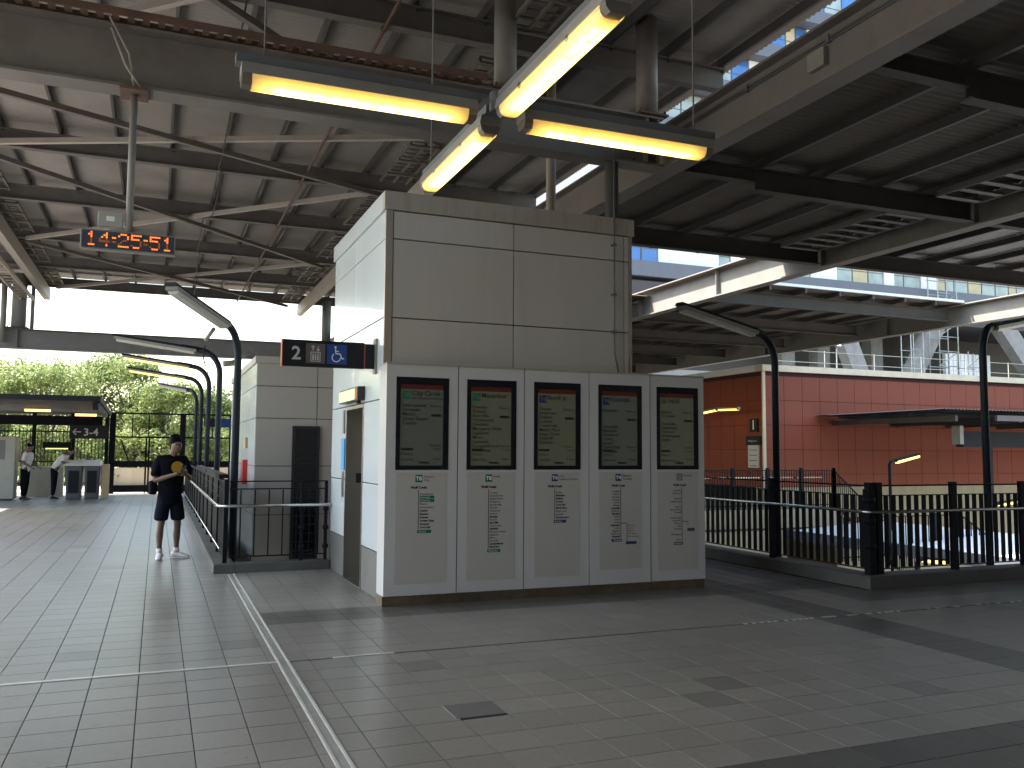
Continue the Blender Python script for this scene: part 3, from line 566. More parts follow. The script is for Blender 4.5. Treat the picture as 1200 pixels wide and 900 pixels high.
for i, b in enumerate(boards):
    x0, x1 = BX[i] + .006, BX[i + 1] - .006; xm = (x0 + x1) / 2
    t = thing('departure_board', b['lb'], 'departure board', (xm, YF + .15, 0))
    yo = -.006 if i == 3 else 0
    sx0, sx1, sz0, sz1 = xm - .285, xm + .287, 1.388, 2.355
    # cabinet front as a frame round the screen recess
    mb = MB().box(x0, YF + yo, .105, x1, YF + .3, sz0).box(x0, YF + yo, sz1, x1, YF + .3, 2.482).box(x0, YF + yo, sz0, sx0, YF + .3, sz1).box(sx1, YF + yo, sz0, x1, YF + .3, sz1).box(sx0, YF + .05, sz0, sx1, YF + .3, sz1)
    mb.build('cabinet', M['board'], t)
    B(x0 - .005, YF + .03, 0, x1 + .005, YF + .28, .104).build('plinth', M['brass'], t)
    if i < 4: B(x1 + .0005, YF + .012, .11, x1 + .0115, YF + .29, 2.478).build('joint', M['gasket'], t)
    B(x0, YF - .01, 2.4825, x1, YF + .3, 2.50).build('top_cap', M['coping'], t)
    bz = MB().box(sx0, YF - .004, sz0, sx0 + .046, YF + .049, sz1).box(sx1 - .06, YF - .004, sz0, sx1, YF + .049, sz1).box(sx0 + .046, YF - .004, sz0, sx1 - .06, YF + .049, sz0 + .045).box(sx0 + .046, YF - .004, sz1 - .075, sx1 - .06, YF + .049, sz1)
    bz.build('bezel', M['glass_black'], t)
    dx0, dx1, dz0, dz1 = sx0 + .046, sx1 - .06, sz0 + .045, sz1 - .075
    d = B(dx0, YF + .006, dz0, dx1, YF + .04, dz1).build('display', M[b['dm']], t)
    yt = YF + .0045
    B(dx0, yt, dz1 - .05, dx1, YF + .0058, dz1).build('header_bar', M['disp_red'], d)
    if b['badge']:
        B(dx0 + .022, yt, dz1 - .155, dx0 + .108, YF + .0058, dz1 - .07).build('badge', M[b['bm']], d); text(b['badge'], .062, (dx0 + .034, yt - .001, dz1 - .135), M['disp'], d, bold=.002)
        text(b['head'], .07, (dx0 + .122, yt, dz1 - .115), M['disp_ink'], d, bold=.001)
        if b['sub']: text(b['sub'], .034, (dx0 + .122, yt, dz1 - .155), M['disp_ink'], d)
    else:
        text('O', .07, (dx0 + .03, yt, dz1 - .115), M['disp_red'], d, bold=.004); text(b['head'], .075, (dx0 + .11, yt, dz1 - .115), M['disp_ink'], d, bold=.002)
    text(b['lst'], .05, (dx0 + .022, yt, dz1 - .235), M['disp_ink'], d, line=.93, bold=.0005)
    text('Platform\n2', .036, (dx1 - .025, yt, dz1 - .235), M['disp_ink'], d, align='RIGHT', line=1.1)
    B(dx1 - .13, yt, dz1 - .335, dx1 - .02, YF + .0058, dz1 - .308).build('bar', M['disp_ink'], d)
    B(dx0 + .016, yt, dz0 + .158, dx0 + .145, YF + .0058, dz0 + .182).build('bar', M['disp_ink'], d)
    B(dx0 + .21, yt, dz0 + .02, dx0 + .32, YF + .0058, dz0 + .04).build('bar', M['disp_ink'], d)
    text('Departs\n4 min', .036, (dx1 - .025, yt, dz0 + .2), M['disp_ink'] if i not in (2, 4) else M['disp_red'], d, align='RIGHT', line=1.1)
    text('Platform', .034, (dx0 + .022, yt, dz0 + .11), M['disp_ink'], d); text(b['end'], .04, (dx0 + .022, yt, dz0 + .05), M['disp_ink'], d)
    text('8 min', .036, (dx1 - .025, yt, dz0 + .06), M['disp_ink'], d, align='RIGHT')
    # lower route map
    ml = B(xm - .275, YF + yo - .0022, .22 if i != 3 else .265, xm + .275, YF + yo - .0005, 1.36).build('map_panel', M['board_in'], t)
    ym = YF + yo - .0032
    bx = xm - .03 if i < 4 else xm + .02
    B(bx - .038, ym, 1.26, bx + .038, ym + .0006, 1.338).build('badge', M[b['bm']], ml)
    if b['badge']: text(b['badge'], .058, (bx, ym - .0008, 1.279), M['white_ink'], ml, align='CENTER', bold=.002)
    else:
        mb = MB()
        for q in range(3): mb.box(bx - .03, ym - .0008, 1.27 + q * .022, bx + .03, ym - .0002, 1.282 + q * .022)
        mb.build('badge_lines', M['pale_ink'], ml)
    text(b['mapname'], .034, (bx + .055, ym, 1.308), M['ink_grey'], ml, line=1.05)
    text('Wolli Creek', .034, (bx, ym, 1.195), M['ink'], ml, align='CENTER', bold=.0016)
    left = b.get('left'); lx = bx + (.03 if left else .0); n = len(b['lst2']); pitch = .0345 if n < 15 else .0318
    zt = 1.165; zend = zt - pitch * (n + .3)
    B(lx - .004, ym, zend, lx + .004, ym + .0006, zt + .015).build('route_line', M['ink_grey'], ml)
    for k, nm in enumerate(b['lst2']):
        if not nm: continue
        z = zt - pitch * (k + 1); st = nm[0]; s = nm.lstrip('*#')
        if st == '#':
            B(lx + .012, ym, z - .006, lx + .17, ym + .0006, z + .024).build('station_bar', M[b['bm']], ml); text(s, .026, (lx + .02, ym - .0008, z), M['white_ink'], ml, 'station_name'); continue
        text(s, .027, (lx - .014 if left else lx + .014, ym, z), M['ink'] if st == '*' else M['ink_grey'], ml, 'station_name', align='RIGHT' if left else 'LEFT', bold=.0012 if st == '*' else .0003)
    ze = zend - .008
    if left: B(lx - .12, ym, ze - .032, lx + .012, ym + .0006, ze).build('station_bar', M[b['bm']], ml); text(b['end'], .026, (lx, ym - .0008, ze - .024), M['white_ink'], ml, 'station_name', align='RIGHT')
    else: B(lx - .012, ym, ze - .032, lx + .14, ym + .0006, ze).build('station_bar', M[b['bm']], ml); text(b['end'], .026, (lx + .002, ym - .0008, ze - .024), M['white_ink'], ml, 'station_name')
    if b.get('fork'):
        zf = zt - pitch * 12.2; fx = lx + .085
        MB().box(lx + .004, ym, zf, fx, ym + .0006, zf + .008).box(fx - .008, ym, zf - .2 if i == 3 else zf - .04, fx, ym + .0006, zf).build('route_branch', M['ink_grey'], ml)
        if i == 3:
            text('Kirrawee\nGymea\nMiranda\nCaringbah\nWoolooware', .026, (fx + .01, ym, zf - .03), M['ink_grey'], ml, 'station_name', line=1.2)
            B(fx - .02, ym, zf - .235, fx + .12, ym + .0006, zf - .203).build('station_bar', M['navy'], ml)
        else: B(fx - .012, ym, zf - .11, fx + .09, ym + .0006, zf - .075).build('station_bar', M['grey_badge'], ml)

# ================================================================== CROSSED LIGHT FITTINGS
def batten(name, label, p0, p1, lit='tube_on', core=True, w=.15, h=.075, group=None, chan=True):
    """weatherproof fluorescent fitting between two points: grey tray, clear diffuser with two lit tubes, end caps, channel above"""
    p0 = Vector(p0); p1 = Vector(p1); d = (p1 - p0); L = d.length; d.normalize(); r = d.cross(Vector((0, 0, 1))).normalized(); u = r.cross(d)
    t = thing(name, label, 'light fitting', (p0 + p1) / 2, group)
    def prof(pts, a, b):
        vs = [p0 + d * s + r * x + u * z for s in (a, b) for x, z in pts]; n = len(pts)
        return MB().add(vs, [tuple(range(n)), tuple(reversed(range(n, 2 * n)))] + [(i, i + n, (i + 1) % n + n, (i + 1) % n) for i in range(n)])
    hw = w / 2
    prof([(-hw, .0), (-hw * .86, .055), (hw * .86, .055), (hw, .0), (hw * .98, -.012), (-hw * .98, -.012)], .0, L).build('tray', M['lamp_body'], t)
    pp = [(-.94, -.013, .12), (-.93, -.035, .3), (-.86, -.052, .5), (-.7, -.068, .72), (-.5, -h, .95), (-.28, -h - .002, 1.0), (0, -h - .003, .8), (.28, -h - .002, 1.0), (.5, -h, .95), (.7, -.068, .72), (.86, -.052, .5), (.93, -.035, .3), (.94, -.013, .12)]
    vs = []; gl = []; nl = 40; npf = len(pp); rn = random.Random(int(p0.x * 100 + p0.y * 31))
    for i in range(nl + 1):
        q = i / nl; s_ = .06 + (L - .12) * q; e = min(q, 1 - q) * L; fe = min(1, max(0, (e - .01) / .15)) ** .8; bl = 1 - .16 * rn.random() ** 3
        for x_, z_, g_ in pp: vs.append(p0 + d * s_ + r * hw * x_ + u * z_); gl.append(g_ * (.1 + .9 * fe) * bl)
    dm = MB().add(vs, [(i * npf + k, i * npf + k + 1, (i + 1) * npf + k + 1, (i + 1) * npf + k) for i in range(nl) for k in range(npf - 1)], True).build('diffuser', M[lit], t)
    if lit == 'tube_on':
        at = dm.data.attributes.new('glow', 'FLOAT', 'POINT'); at.data.foreach_set('value', gl)
    for a, b in ((.004, .0695), (L - .0695, L - .004)): prof([(-hw * .93, -.013), (hw * .93, -.013), (hw * .85, -.045), (hw * .55, -h * .92), (-hw * .55, -h * .92), (-hw * .85, -.045)], a, b).build('end_cap', M['endcap'], t)
    if core:
        for s in (.28, .72): prof([(-hw * 1.02, .0), (-hw * 1.02, -.02), (-hw * .93, -.035), (-hw * .9, .0)], L * s, L * s + .03).build('clip', M['stainless'], t)
    if chan: prof([(-.045, .06), (.045, .06), (.045, .115), (-.045, .115)], -.03, L + .03).build('channel', M['grey_pvc'], t)
    return t
ZL = 3.74; cx, cy = 1.965, 5.10
batten('light_fitting', 'lit fluorescent fitting of the cross, arm pointing at the hanging clock', (.37, cy, ZL), (1.80, cy, ZL))
batten('light_fitting', 'lit fluorescent fitting of the cross, arm pointing at the pale girder', (2.12, cy, ZL), (3.57, cy, ZL))
batten('light_fitting', 'lit fluorescent fitting of the cross, arm pointing at the lift tower', (cx, 5.24, ZL), (cx, 6.67, ZL))
batten('light_fitting', 'large lit yellow fluorescent fitting of the cross, arm pointing away from lift tower', (cx, 3.52, ZL), (cx, 4.97, ZL))
t = thing('light_hanger', 'dark hub and hanging rods carrying the crossed lights', 'hanger', (cx, cy, ZL + .1))
MB().tube([(cx, cy, ZL + .02), (cx, cy, ZL + .15)], .06, 14).build('hub', M['grey_pvc'], t)
for a, b in ((.5, cy), (3.45, cy), (cx, 6.6), (cx, 3.6)): MB().tube([(a, b, ZL + .11), (a, b, 7.36)], .006, 6).build('rod', M['grey_pvc'], t)

# ================================================================== HANGING CLOCK
yc = 9.98
t = thing('digital_clock', 'long orange digital clock hung on pale pole below brown girder', 'clock', (-.35, yc, 3.69))
B(-.815, yc - .05, 3.665, .105, yc + .06, 3.875).build('case', M['lamp_body'], t, bevel=.004)
face = B(-.80, yc - .053, 3.68, .09, yc - .0505, 3.86).build('display', M['led_off'], t)
FONT = {'1': ('00100', '01100', '00100', '00100', '00100', '00100', '01110'), '4': ('00010', '00110', '01010', '10010', '11111', '00010', '00010'), '2': ('01110', '10001', '00001', '00110', '01000', '10000', '11111'), '5': ('11111', '10000', '11110', '00001', '00001', '10001', '01110'), ':': ('00', '00', '11', '00', '11', '00', '00')}
mb = MB(); md_ = MB(); x = -.755; pt = .0215
for ch in '14:25:51':
    g_ = FONT[ch]
    for r_, row in enumerate(g_):
        for c_, q in enumerate(row):
            if q == '1': X = x + c_ * pt; Z = 3.84 - r_ * pt; (mb if r_ in (0, 1, 2, 6) else md_).box(X - .0085, yc - .0555, Z - .0085, X + .0085, yc - .0531, Z + .0085)
    x += (len(g_[0]) + .75) * pt
mb.build('digits', M['led'], face)['kind'] = 'stuff'; md_.build('dim_digits', M['led_dim'], face)['kind'] = 'stuff'
MB().tube([(-.36, yc, 3.876), (-.36, yc, 5.415)], .038, 14).build('pole', M['lamp_body'], t)
B(-.66, yc - .03, 3.92, -.42, yc + .06, 4.08).build('junction_box', M['cabinet'], t, bevel=.006)
B(-.58, yc - .032, 3.98, -.5, yc - .0305, 4.03).build('box_label', M['white_ink'], t)
B(-.50, yc - .17, 5.385, -.22, yc + .17, 5.418).build('clamp', M['rust'], t)
MB().tube([(-.36, yc - .12, 5.40), (-.42, yc - .2, 5.75), (-.62, yc - .2, 6.12)], .012, 8).tube([(-.28, yc - .12, 5.40), (-.45, yc - .2, 5.62), (-.6, yc - .21, 6.0)], .012, 8).build('cable', M['brace_pale'], t)

# ================================================================== RAILINGS
# left railing around the stair void: corner at (.87, 11.95)
def kerb(name, label, boxes, z=.12):
    mb = MB()
    for a in boxes: mb.box(a[0], a[1], -.54, a[2], a[3], z)
    return tag(mb.build(name, M['kerb'], loc=(boxes[0][0], boxes[0][1], 0), bevel=.008), label, 'kerb')
kerb('kerb', 'grey concrete kerb under the left railing beside the standing man', [(.72, 11.88, .98, 31.4), (.983, 11.88, 2.2, 12.1)])
lr = thing('railing', 'dark railing along the walkway edge behind the standing man', 'railing', (.85, 12, .12))
xr_ = .86
y = 12.0; k = 0
while y < 29.5:
    if k % 12 == 0: B(xr_ - .028, y - .028, .12, xr_ + .028, y + .028, 1.2).build('post', M['fence'], lr)
    else: B(xr_ - .008, y - .042, .2, xr_ + .008, y + .042, 1.15).build('baluster', M['fence'], lr)
    y += .115; k += 1
B(xr_ - .03, 12.03, 1.152, xr_ + .03, 29.5, 1.18).build('top_rail', M['fence'], lr); B(xr_ - .015, 12.03, .18, xr_ + .015, 29.5, .198).build('bottom_rail', M['fence'], lr); B(xr_ - .015, 12.03, 1.04, xr_ + .015, 29.5, 1.06).build('upper_rail', M['fence'], lr)
for k in range(11):
    yy = 13.0 + k * 1.5; MB().bar((xr_ - .02, yy, .95), (xr_ - .11, yy, .87), .012, .012).build('rail_bracket', M['rail'], lr)
B(xr_ - .06, 12.6, 1.195, xr_ + .06, 15.9, 1.25).build('cable_cover', M['fence'], lr); B(xr_ - .06, 16.1, 1.195, xr_ + .06, 20.0, 1.25).build('cable_cover', M['fence'], lr)
MB().tube([(xr_ - .11, 28.5, .86), (xr_ - .11, 12.12, .86), (xr_ - .09, 11.93, .86), (xr_ + .02, 11.86, .86), (2.21, 11.86, .86)], .022, 12).build('handrail', M['rail'], lr)
MB().tube([(xr_ - .06, 28.5, .3), (xr_ - .06, 12.05, .3)], .012, 8).build('low_rail', M['rail'], lr)
sr = thing('railing', 'short black railing with open balusters between the walkway and lift tower', 'railing', (1.5, 11.98, .12))
for x in (1.04, 1.22, 1.4, 1.58, 1.76): B(x - .008, 11.97, .2, x + .008, 11.985, 1.06).build('baluster', M['fence'], sr)
for x in (1.83, 2.15):
    B(x - .02, 11.955, .12, x + .02, 11.998, 1.18).build('post', M['fence'], sr)
    for z in (.3, .55, .8): MB().tube([(x - .035, 11.977, z), (x + .035, 11.977, z)], .03, 10).build('post_collar', M['fence'], sr)
for x in (1.93, 2.05): B(x - .008, 11.97, .2, x + .008, 11.985, 1.06).build('baluster', M['fence'], sr)
for z in (.19, 1.065, 1.165): B(.9, 11.962, z, 1.81, 11.99, z + .016).build('rail', M['fence'], sr); B(1.85, 11.962, z, 2.13, 11.99, z + .016).build('rail', M['fence'], sr)
# right railing: corner (7.97, 8.18)
kerb('kerb', 'dark concrete kerb turning the corner under the right hand flat-bar railing', [(7.85, 8.06, 8.15, 24), (8.153, 8.06, 20, 8.36)], .14)
def flat_rail(t, p0, p1, n, posts, h=1.18, z0=.14, m=None, bw=.055):
    m = m or M['fence']; p0 = Vector(p0); p1 = Vector(p1)
    d = (p1 - p0).normalized()
    for i in range(n + 1):
        p = p0.lerp(p1, i / n)
        if i in posts: MB().bar(p + Vector((0, 0, z0)), p + Vector((0, 0, h + .06)), .085, .06, up=(-d.y, d.x, 0)).build('post', m, t)
        else: MB().bar(p + Vector((0, 0, z0 + .07)), p + Vector((0, 0, h - .1)), bw, .012, up=(-d.y, d.x, 0)).build('baluster', m, t)
    for z in (z0 + .06, h - .1, h + .02): MB().bar(p0 + Vector((0, 0, z)), p1 + Vector((0, 0, z)), .03 if z < h else .02, .012 if z < h else .02).build('rail', m, t)
rr_ = thing('railing', 'black flat-bar railing running from departure boards to the corner post', 'railing', (8.0, 10, .14))
flat_rail(rr_, (8.0, 8.2, 0), (8.0, 13.6, 0), 42, (0, 14, 28, 42), bw=.068)
MB().tube([(7.9, 13.6, .89), (7.9, 8.22, .89), (7.93, 8.12, .89), (8.05, 8.09, .89), (19, 8.09, .89)], .02, 12).build('handrail', M['rail'], rr_)
mb = MB()
for z in (.45, .75, 1.0): mb.tube([(8.0, 8.2, z), (8.0, 8.2, z + .05)], .075, 12)
mb.box(7.95, 8.15, .14, 8.05, 8.25, 1.16); mb.build('corner_post', M['fence'], rr_)
rb = thing('railing', 'black flat-bar railing facing the boards side, continuing away past the second lamp post', 'railing', (10, 8.2, .14))
flat_rail(rb, (8.14, 8.2, 0), (16.3, 8.2, 0), 66, (0, 10, 20, 31, 41, 52, 62, 66), bw=.066)

# ================================================================== CURVED LAMP POSTS
def lamp_post(label, x, y, zb, h, ang, L=1.45, rise=.22, lit=False, group=None, tilt=0, r=.05):
    t = thing('lamp_post', label, 'lamp post', (x, y, zb), group)
    c, s = math.cos(R(ang)), math.sin(R(ang))
    pts = [(x, y, zb), (x, y, h - .55)]
    for k in range(1, 8):
        a = R(90) * k / 7; q = .34
        pts.append((x + c * q * (1 - math.cos(a)), y + s * q * (1 - math.cos(a)), h - .55 + .36 * math.sin(a) + .06 * k / 7))
    e = Vector(pts[-1]); pts.append(e + Vector((c * .1, s * .1, .015)))
    MB().tube(pts, r, 14).build('pole', M['lamp_paint'], t)
    a = e + Vector((c * .05, s * .05, .0)); b = a + Vector((c * L, s * L, rise)); d = (b - a).normalized(); up = Vector((0, 0, 1)); rt = d.cross(up).normalized(); u = rt.cross(d)
    def prof(pr, p, q):
        n = len(pr); return MB().add([P + rt * i + u * j for P in (p, q) for i, j in pr], [tuple(range(n)), tuple(reversed(range(n, 2 * n)))] + [(i, i + n, (i + 1) % n + n, (i + 1) % n) for i in range(n)])
    prof([(-.06, .05), (.06, .05), (.085, .01), (-.085, .01)], a, b).build('housing', M['lamp_paint'], t)
    prof([(-.08, .0095), (.08, .0095), (.08, -.035), (-.08, -.035)], a + d * .01, b - d * .03).build('tray', M['lamp_body'], t)
    prof([(-.072, -.036), (.072, -.036), (.05, -.075), (-.05, -.075)], a + d * .05, b - d * .07).build('diffuser', M['tube_far'] if lit else M['diffuser_off'], t)
    prof([(-.02, .0505), (.02, .0505), (.02, .065), (-.02, .065)], a, a + d * .3).build('bracket', M['lamp_paint'], t)
    return t
LG = 'lamp posts along the left railing'
lamp_post('unlit curved lamp post rising from the railing corner, head tilted towards concourse', 1.0, 12.6, -.5, 3.40, 240, rise=.25)
lamp_post('second curved lamp post along railing with camera stub on its bend', .99, 16.3, -.5, 3.48, 164)
lamp_post('third curved lamp post along railing with its tube lit', .99, 19.8, -.5, 3.5, 162, lit=True)
lamp_post('fourth curved lamp post along railing, slim lit head', 1.0, 23.3, -.5, 3.52, 162, lit=True)
lamp_post('farthest curved lamp post along railing before the gates', 1.0, 26.4, -.5, 3.43, 122)
lamp_post('curved lamp post inside black railing beside the red building corner', 8.17, 10.1, -.5, 3.42, 190, rise=.24)
lamp_post('curved lamp post behind the boards-side railing, head leaning over the far canopy', 10.42, 8.55, -.5, 3.5, 20, rise=.25)
t = thing('cctv_camera', 'small camera stub fixed on bend of second curved lamp post', 'camera', (.75, 16.2, 3.5))
MB().tube([(.72, 16.15, 3.5), (.86, 16.05, 3.72)], .035, 10).build('camera_body', M['lamp_body'], t); MB().tube([(.72, 16.2, 3.42), (.70, 16.2, 3.2), (.74, 16.2, 3.05)], .012, 6).build('cable', M['lamp_paint'], t)

# ================================================================== WHITE STAIR BLOCK BEHIND LEFT RAILING
bk = thing('stair_block', 'white clad stair block with tall dark louvred window behind short railing', 'building', (3, 16, -6))
bx0, bx1, by0, by1 = 1.45, 5.4, 14.5, 19.5
MB().box(bx0 + .02, by0 + .02, -6.4, bx1, by1, 2.98).build('core', M['gasket'], bk)
zs = [-3.5, -2.3, -1.2, -.28, .55, 1.33, 2.1, 2.62, 3.0]
xs = [bx0, 2.42, 3.6, bx1]
for i in range(len(zs) - 1):
    for j in range(3):
        B(xs[j] + g, by0 - .004, zs[i] + g, xs[j + 1] - g, by0 + .02, zs[i + 1] - g).build('wall_panel', M['block_panel'], bk)
    B(bx0 - .004, by0 + .01, zs[i] + g, bx0 + .02, 17.0 - g, zs[i + 1] - g).build('wall_panel', M['panel_skylit'], bk); B(bx0 - .004, 17.0 + g, zs[i] + g, bx0 + .02, by1, zs[i + 1] - g).build('wall_panel', M['panel_skylit'], bk)
B(bx0 - .03, by0 - .03, 2.99, bx1 + .03, by1 + .03, 3.1).build('coping', M['block_panel'], bk)
wx0, wx1, wz0, wz1 = 2.03, 2.47, -.9, 1.98
fr = MB().box(wx0, by0 - .05, wz0, wx0 + .05, by0 - .006, wz1).box(wx1 - .05, by0 - .05, wz0, wx1, by0 - .006, wz1).box(wx0 + .05, by0 - .05, wz1 - .05, wx1 - .05, by0 - .006, wz1)
w_ = fr.build('window', M['slat'], bk)
B(wx0 + .05, by0 - .02, wz0, wx1 - .05, by0 - .006, wz1 - .05).build('pane', M['glass_black'], w_)
for k in range(20): B(wx0 + .05, by0 - .045, wz0 + k * .14 + .02, wx1 - .05, by0 - .03, wz0 + k * .14 + .035).build('louvre', M['slat'], w_)
B(bx0 - .08, 15.6, 1.0, bx0 - .006, 15.95, 1.42).build('alarm_box', M['red_box'], bk); B(bx0 - .05, 15.65, 1.62, bx0 - .006, 15.9, 1.8).build('sign_plate', M['timber'], bk)
MB().tube([(bx0 + .05, 15.0, 3.1), (bx0 - .1, 14.9, 3.2), (bx0 - .35, 14.9, 3.02)], .03, 8).build('camera_arm', M['lamp_body'], bk); MB().tube([(bx0 - .5, 14.85, 2.98), (bx0 - .25, 14.9, 3.02)], .05, 10).build('camera_body', M['lamp_body'], bk)
# stairs down inside the left void
st = thing('staircase', 'grey concrete stairs descending inside the left void behind railing', 'stairs', (1.3, 20, -3))
for k in range(16): B(1.0, 14.6 + k * .3, -1.2 - k * .17 - .4, 1.42, 14.9 + k * .3, -1.0 - k * .17).build('step', M['concrete'], st)
structure(B(.99, 12.1, -6.45, 5.55, 31.4, -6.3).build('stair_floor', M['concrete']))
B(.985, 12.11, -.75, 1.43, 14.4, -.55).build('landing_slab', M['concrete'], st)

# ================================================================== GATES, KIOSK, STAFF AREA AT FAR LEFT
gt = thing('gate_screen', 'tall dark steel gates with glazed upper bays closing the concourse end', 'gate', (0, 34.5, 0))
yg = 34.5
for x, w in ((-1.5, .2), (.86, .2), (2.6, .2)): B(x - w / 2, yg - .1, 0, x + w / 2, yg + .1, 2.92).build('post', M['fence'], gt)
for xa, xb in ((-1.4, .76), (.96, 2.5)):
    for z0, z1 in ((2.86, 2.92), (2.0, 2.06), (.95, 1.17), (.05, .3)): B(xa, yg - .04, z0, xb, yg + .04, z1).build('rail', M['fence'], gt)
    xm = (xa + xb) / 2
    for s in (-.05, .05): B(xm + s - .03, yg - .045, .02, xm + s + .03, yg + .045, 2.0).build('stile', M['fence'], gt)
for x in (-.85, -.3, 1.4, 1.9): B(x - .02, yg - .03, 2.06, x + .02, yg + .03, 2.86).build('bar', M['fence'], gt)
MB().tube([(-1.2, yg - .05, 1.9), (-.95, yg - .05, 1.2)], .03, 8).build('bolt', M['fence'], gt)
MB().box(-14, 36.8, -.03, -1.6, 36.9, 1.9)
t = thing('station_fence', 'tall black palisade fence behind the staff counter, trees beyond', 'fence', (-5, 36.2, 0))
for k in range(90): B(-12.6 + k * .12, 36.19, .1, -12.575 + k * .12, 36.21, 2.35).build('picket', M['fence'], t)
for z in (.3, 1.1, 2.2): B(-12.6, 36.215, z, -1.7, 36.24, z + .05).build('rail', M['fence'], t)
aw = thing('staff_kiosk', 'low dark awning with lit tubes over the staff ticket area', 'kiosk', (-5, 32, 0))
MB().prism([(27.5, 2.95), (27.5, 3.1), (34.3, 2.9), (34.3, 2.78)], 'x', -9, -1.55).build('roof', M['awning'], aw)
B(-1.75, 27.6, 2.7, -1.6, 34.2, 2.92).build('beam', M['awning'], aw); B(-9, 33.6, 2.4, -1.8, 33.8, 2.72).build('beam', M['fence'], aw)
for x, y in ((-2.7, 33.7), (-1.66, 34.1), (-3.9, 33.7), (-8.9, 29), (-8.9, 33.7)): B(x - .06, y - .06, 0, x + .06, y + .06, 2.8).build('post', M['fence'], aw)
for k, (px, py, px2, py2) in enumerate(((29, 480, 59, 483), (88, 485.5, 113, 488))):
    a = ony(px, py, 30.5); b = ony(px2, py2, 30.5); B(a.x, 30.45, a.z - .05, b.x, 30.6, a.z + .02).build('lamp', M['tube_far'], aw)
B(-3.6, 33.4, 1.62, -2.72, 33.5, 1.82).build('shelf_board', M['fence'], aw); B(-3.5, 33.35, 1.58, -2.75, 33.39, 1.61).build('shelf_lamp', M['tube_far'], aw)
B(-4.0, 33.0, 0, -2.9, 33.35, 1.0).build('counter', M['cabinet'], aw)
t = thing('wayfinding_sign', 'dark hanging sign with left arrow and platform numbers three to four', 'sign', (-2.1, 32, 2.1))
B(-2.68, 31.97, 1.93, -1.5, 32.03, 2.37).build('sign_case', M['sign_dark'], t); B(-2.66, 32.0, 2.37, -2.62, 32.02, 2.75).build('hanger', M['fence'], t); B(-1.56, 32.0, 2.37, -1.52, 32.02, 2.75).build('hanger', M['fence'], t)
text('3-4', .34, (-2.27, 31.965, 2.03), M['pale_ink'], t, 'numerals', bold=.004)
mb = MB().bar((-2.58, 31.967, 2.15), (-2.34, 31.967, 2.15), .004, .03).bar((-2.58, 31.967, 2.15), (-2.48, 31.967, 2.25), .004, .03).bar((-2.58, 31.967, 2.15), (-2.48, 31.967, 2.05), .004, .03); mb.build('arrow', M['pale_ink'], t)
t = thing('ticket_machine', 'pale grey ticket machine cabinet with screen beside the white-shirted staff', 'ticket machine', (-4.5, 30.9, 0))
B(-5.2, 30.6, .04, -4.02, 31.3, 1.96).build('cabinet', M['cabinet'], t, bevel=.03); B(-5.1, 30.595, 1.25, -4.3, 30.599, 1.85).build('screen', M['plinth'], t); B(-5.1, 30.65, 0, -4.1, 31.2, .04).build('base', M['gasket'], t); B(-4.9, 30.595, .8, -4.5, 30.599, .84).build('slot', M['gasket'], t)
def waste_bin(label, x0, x1):
    t = thing('ticket_barrier', label, 'ticket barrier', ((x0 + x1) / 2, 31.2, 0))
    MB().prism([(x0 + .04, 0), (x0, 1.05), (x1, 1.05), (x1 - .04, 0)], 'y', 30.9, 31.5).build('body', M['bin_grey'], t, bevel=.03)
    MB().prism([(30.85, 1.052), (30.9, 1.1), (31.3, 1.24), (31.5, 1.2), (31.52, 1.052)], 'x', x0 - .02, x1 + .02).build('lid', M['white_metal'], t, bevel=.02)
    B(x0 + .1, 30.87, .2, x1 - .1, 30.898, .9).build('front_panel', M['awning'], t)
waste_bin('grey ticket barrier cabinet with pale sloping top next to leaning staff member', -2.66, -2.17); waste_bin('grey ticket barrier cabinet with pale top next to tan panel', -2.13, -1.66)
tag(B(-1.62, 30.95, .03, -1.4, 31.3, 1.1).build('low_panel', M['timber'], loc=(-1.5, 31.1, 0), bevel=.02), 'tan upright panel at end of the ticket barriers beside the gate post', 'panel')

# blue sign band and wires beyond the gate
t = thing('hanging_sign', 'blue and dark sign box hanging beyond the gates beside white block', 'sign', (2.0, 33.5, 2.6))
B(1.55, 33.5, 2.42, 2.75, 33.6, 2.72).build('sign_case', M['sign_dark'], t); B(1.9, 33.495, 2.45, 2.5, 33.499, 2.7).build('sign_face', M['sign_blue'], t); B(1.6, 33.54, 2.72, 1.63, 33.56, 4.83).build('hanger', M['fence'], t); B(2.66, 33.54, 2.72, 2.69, 33.56, 4.83).build('hanger', M['fence'], t)

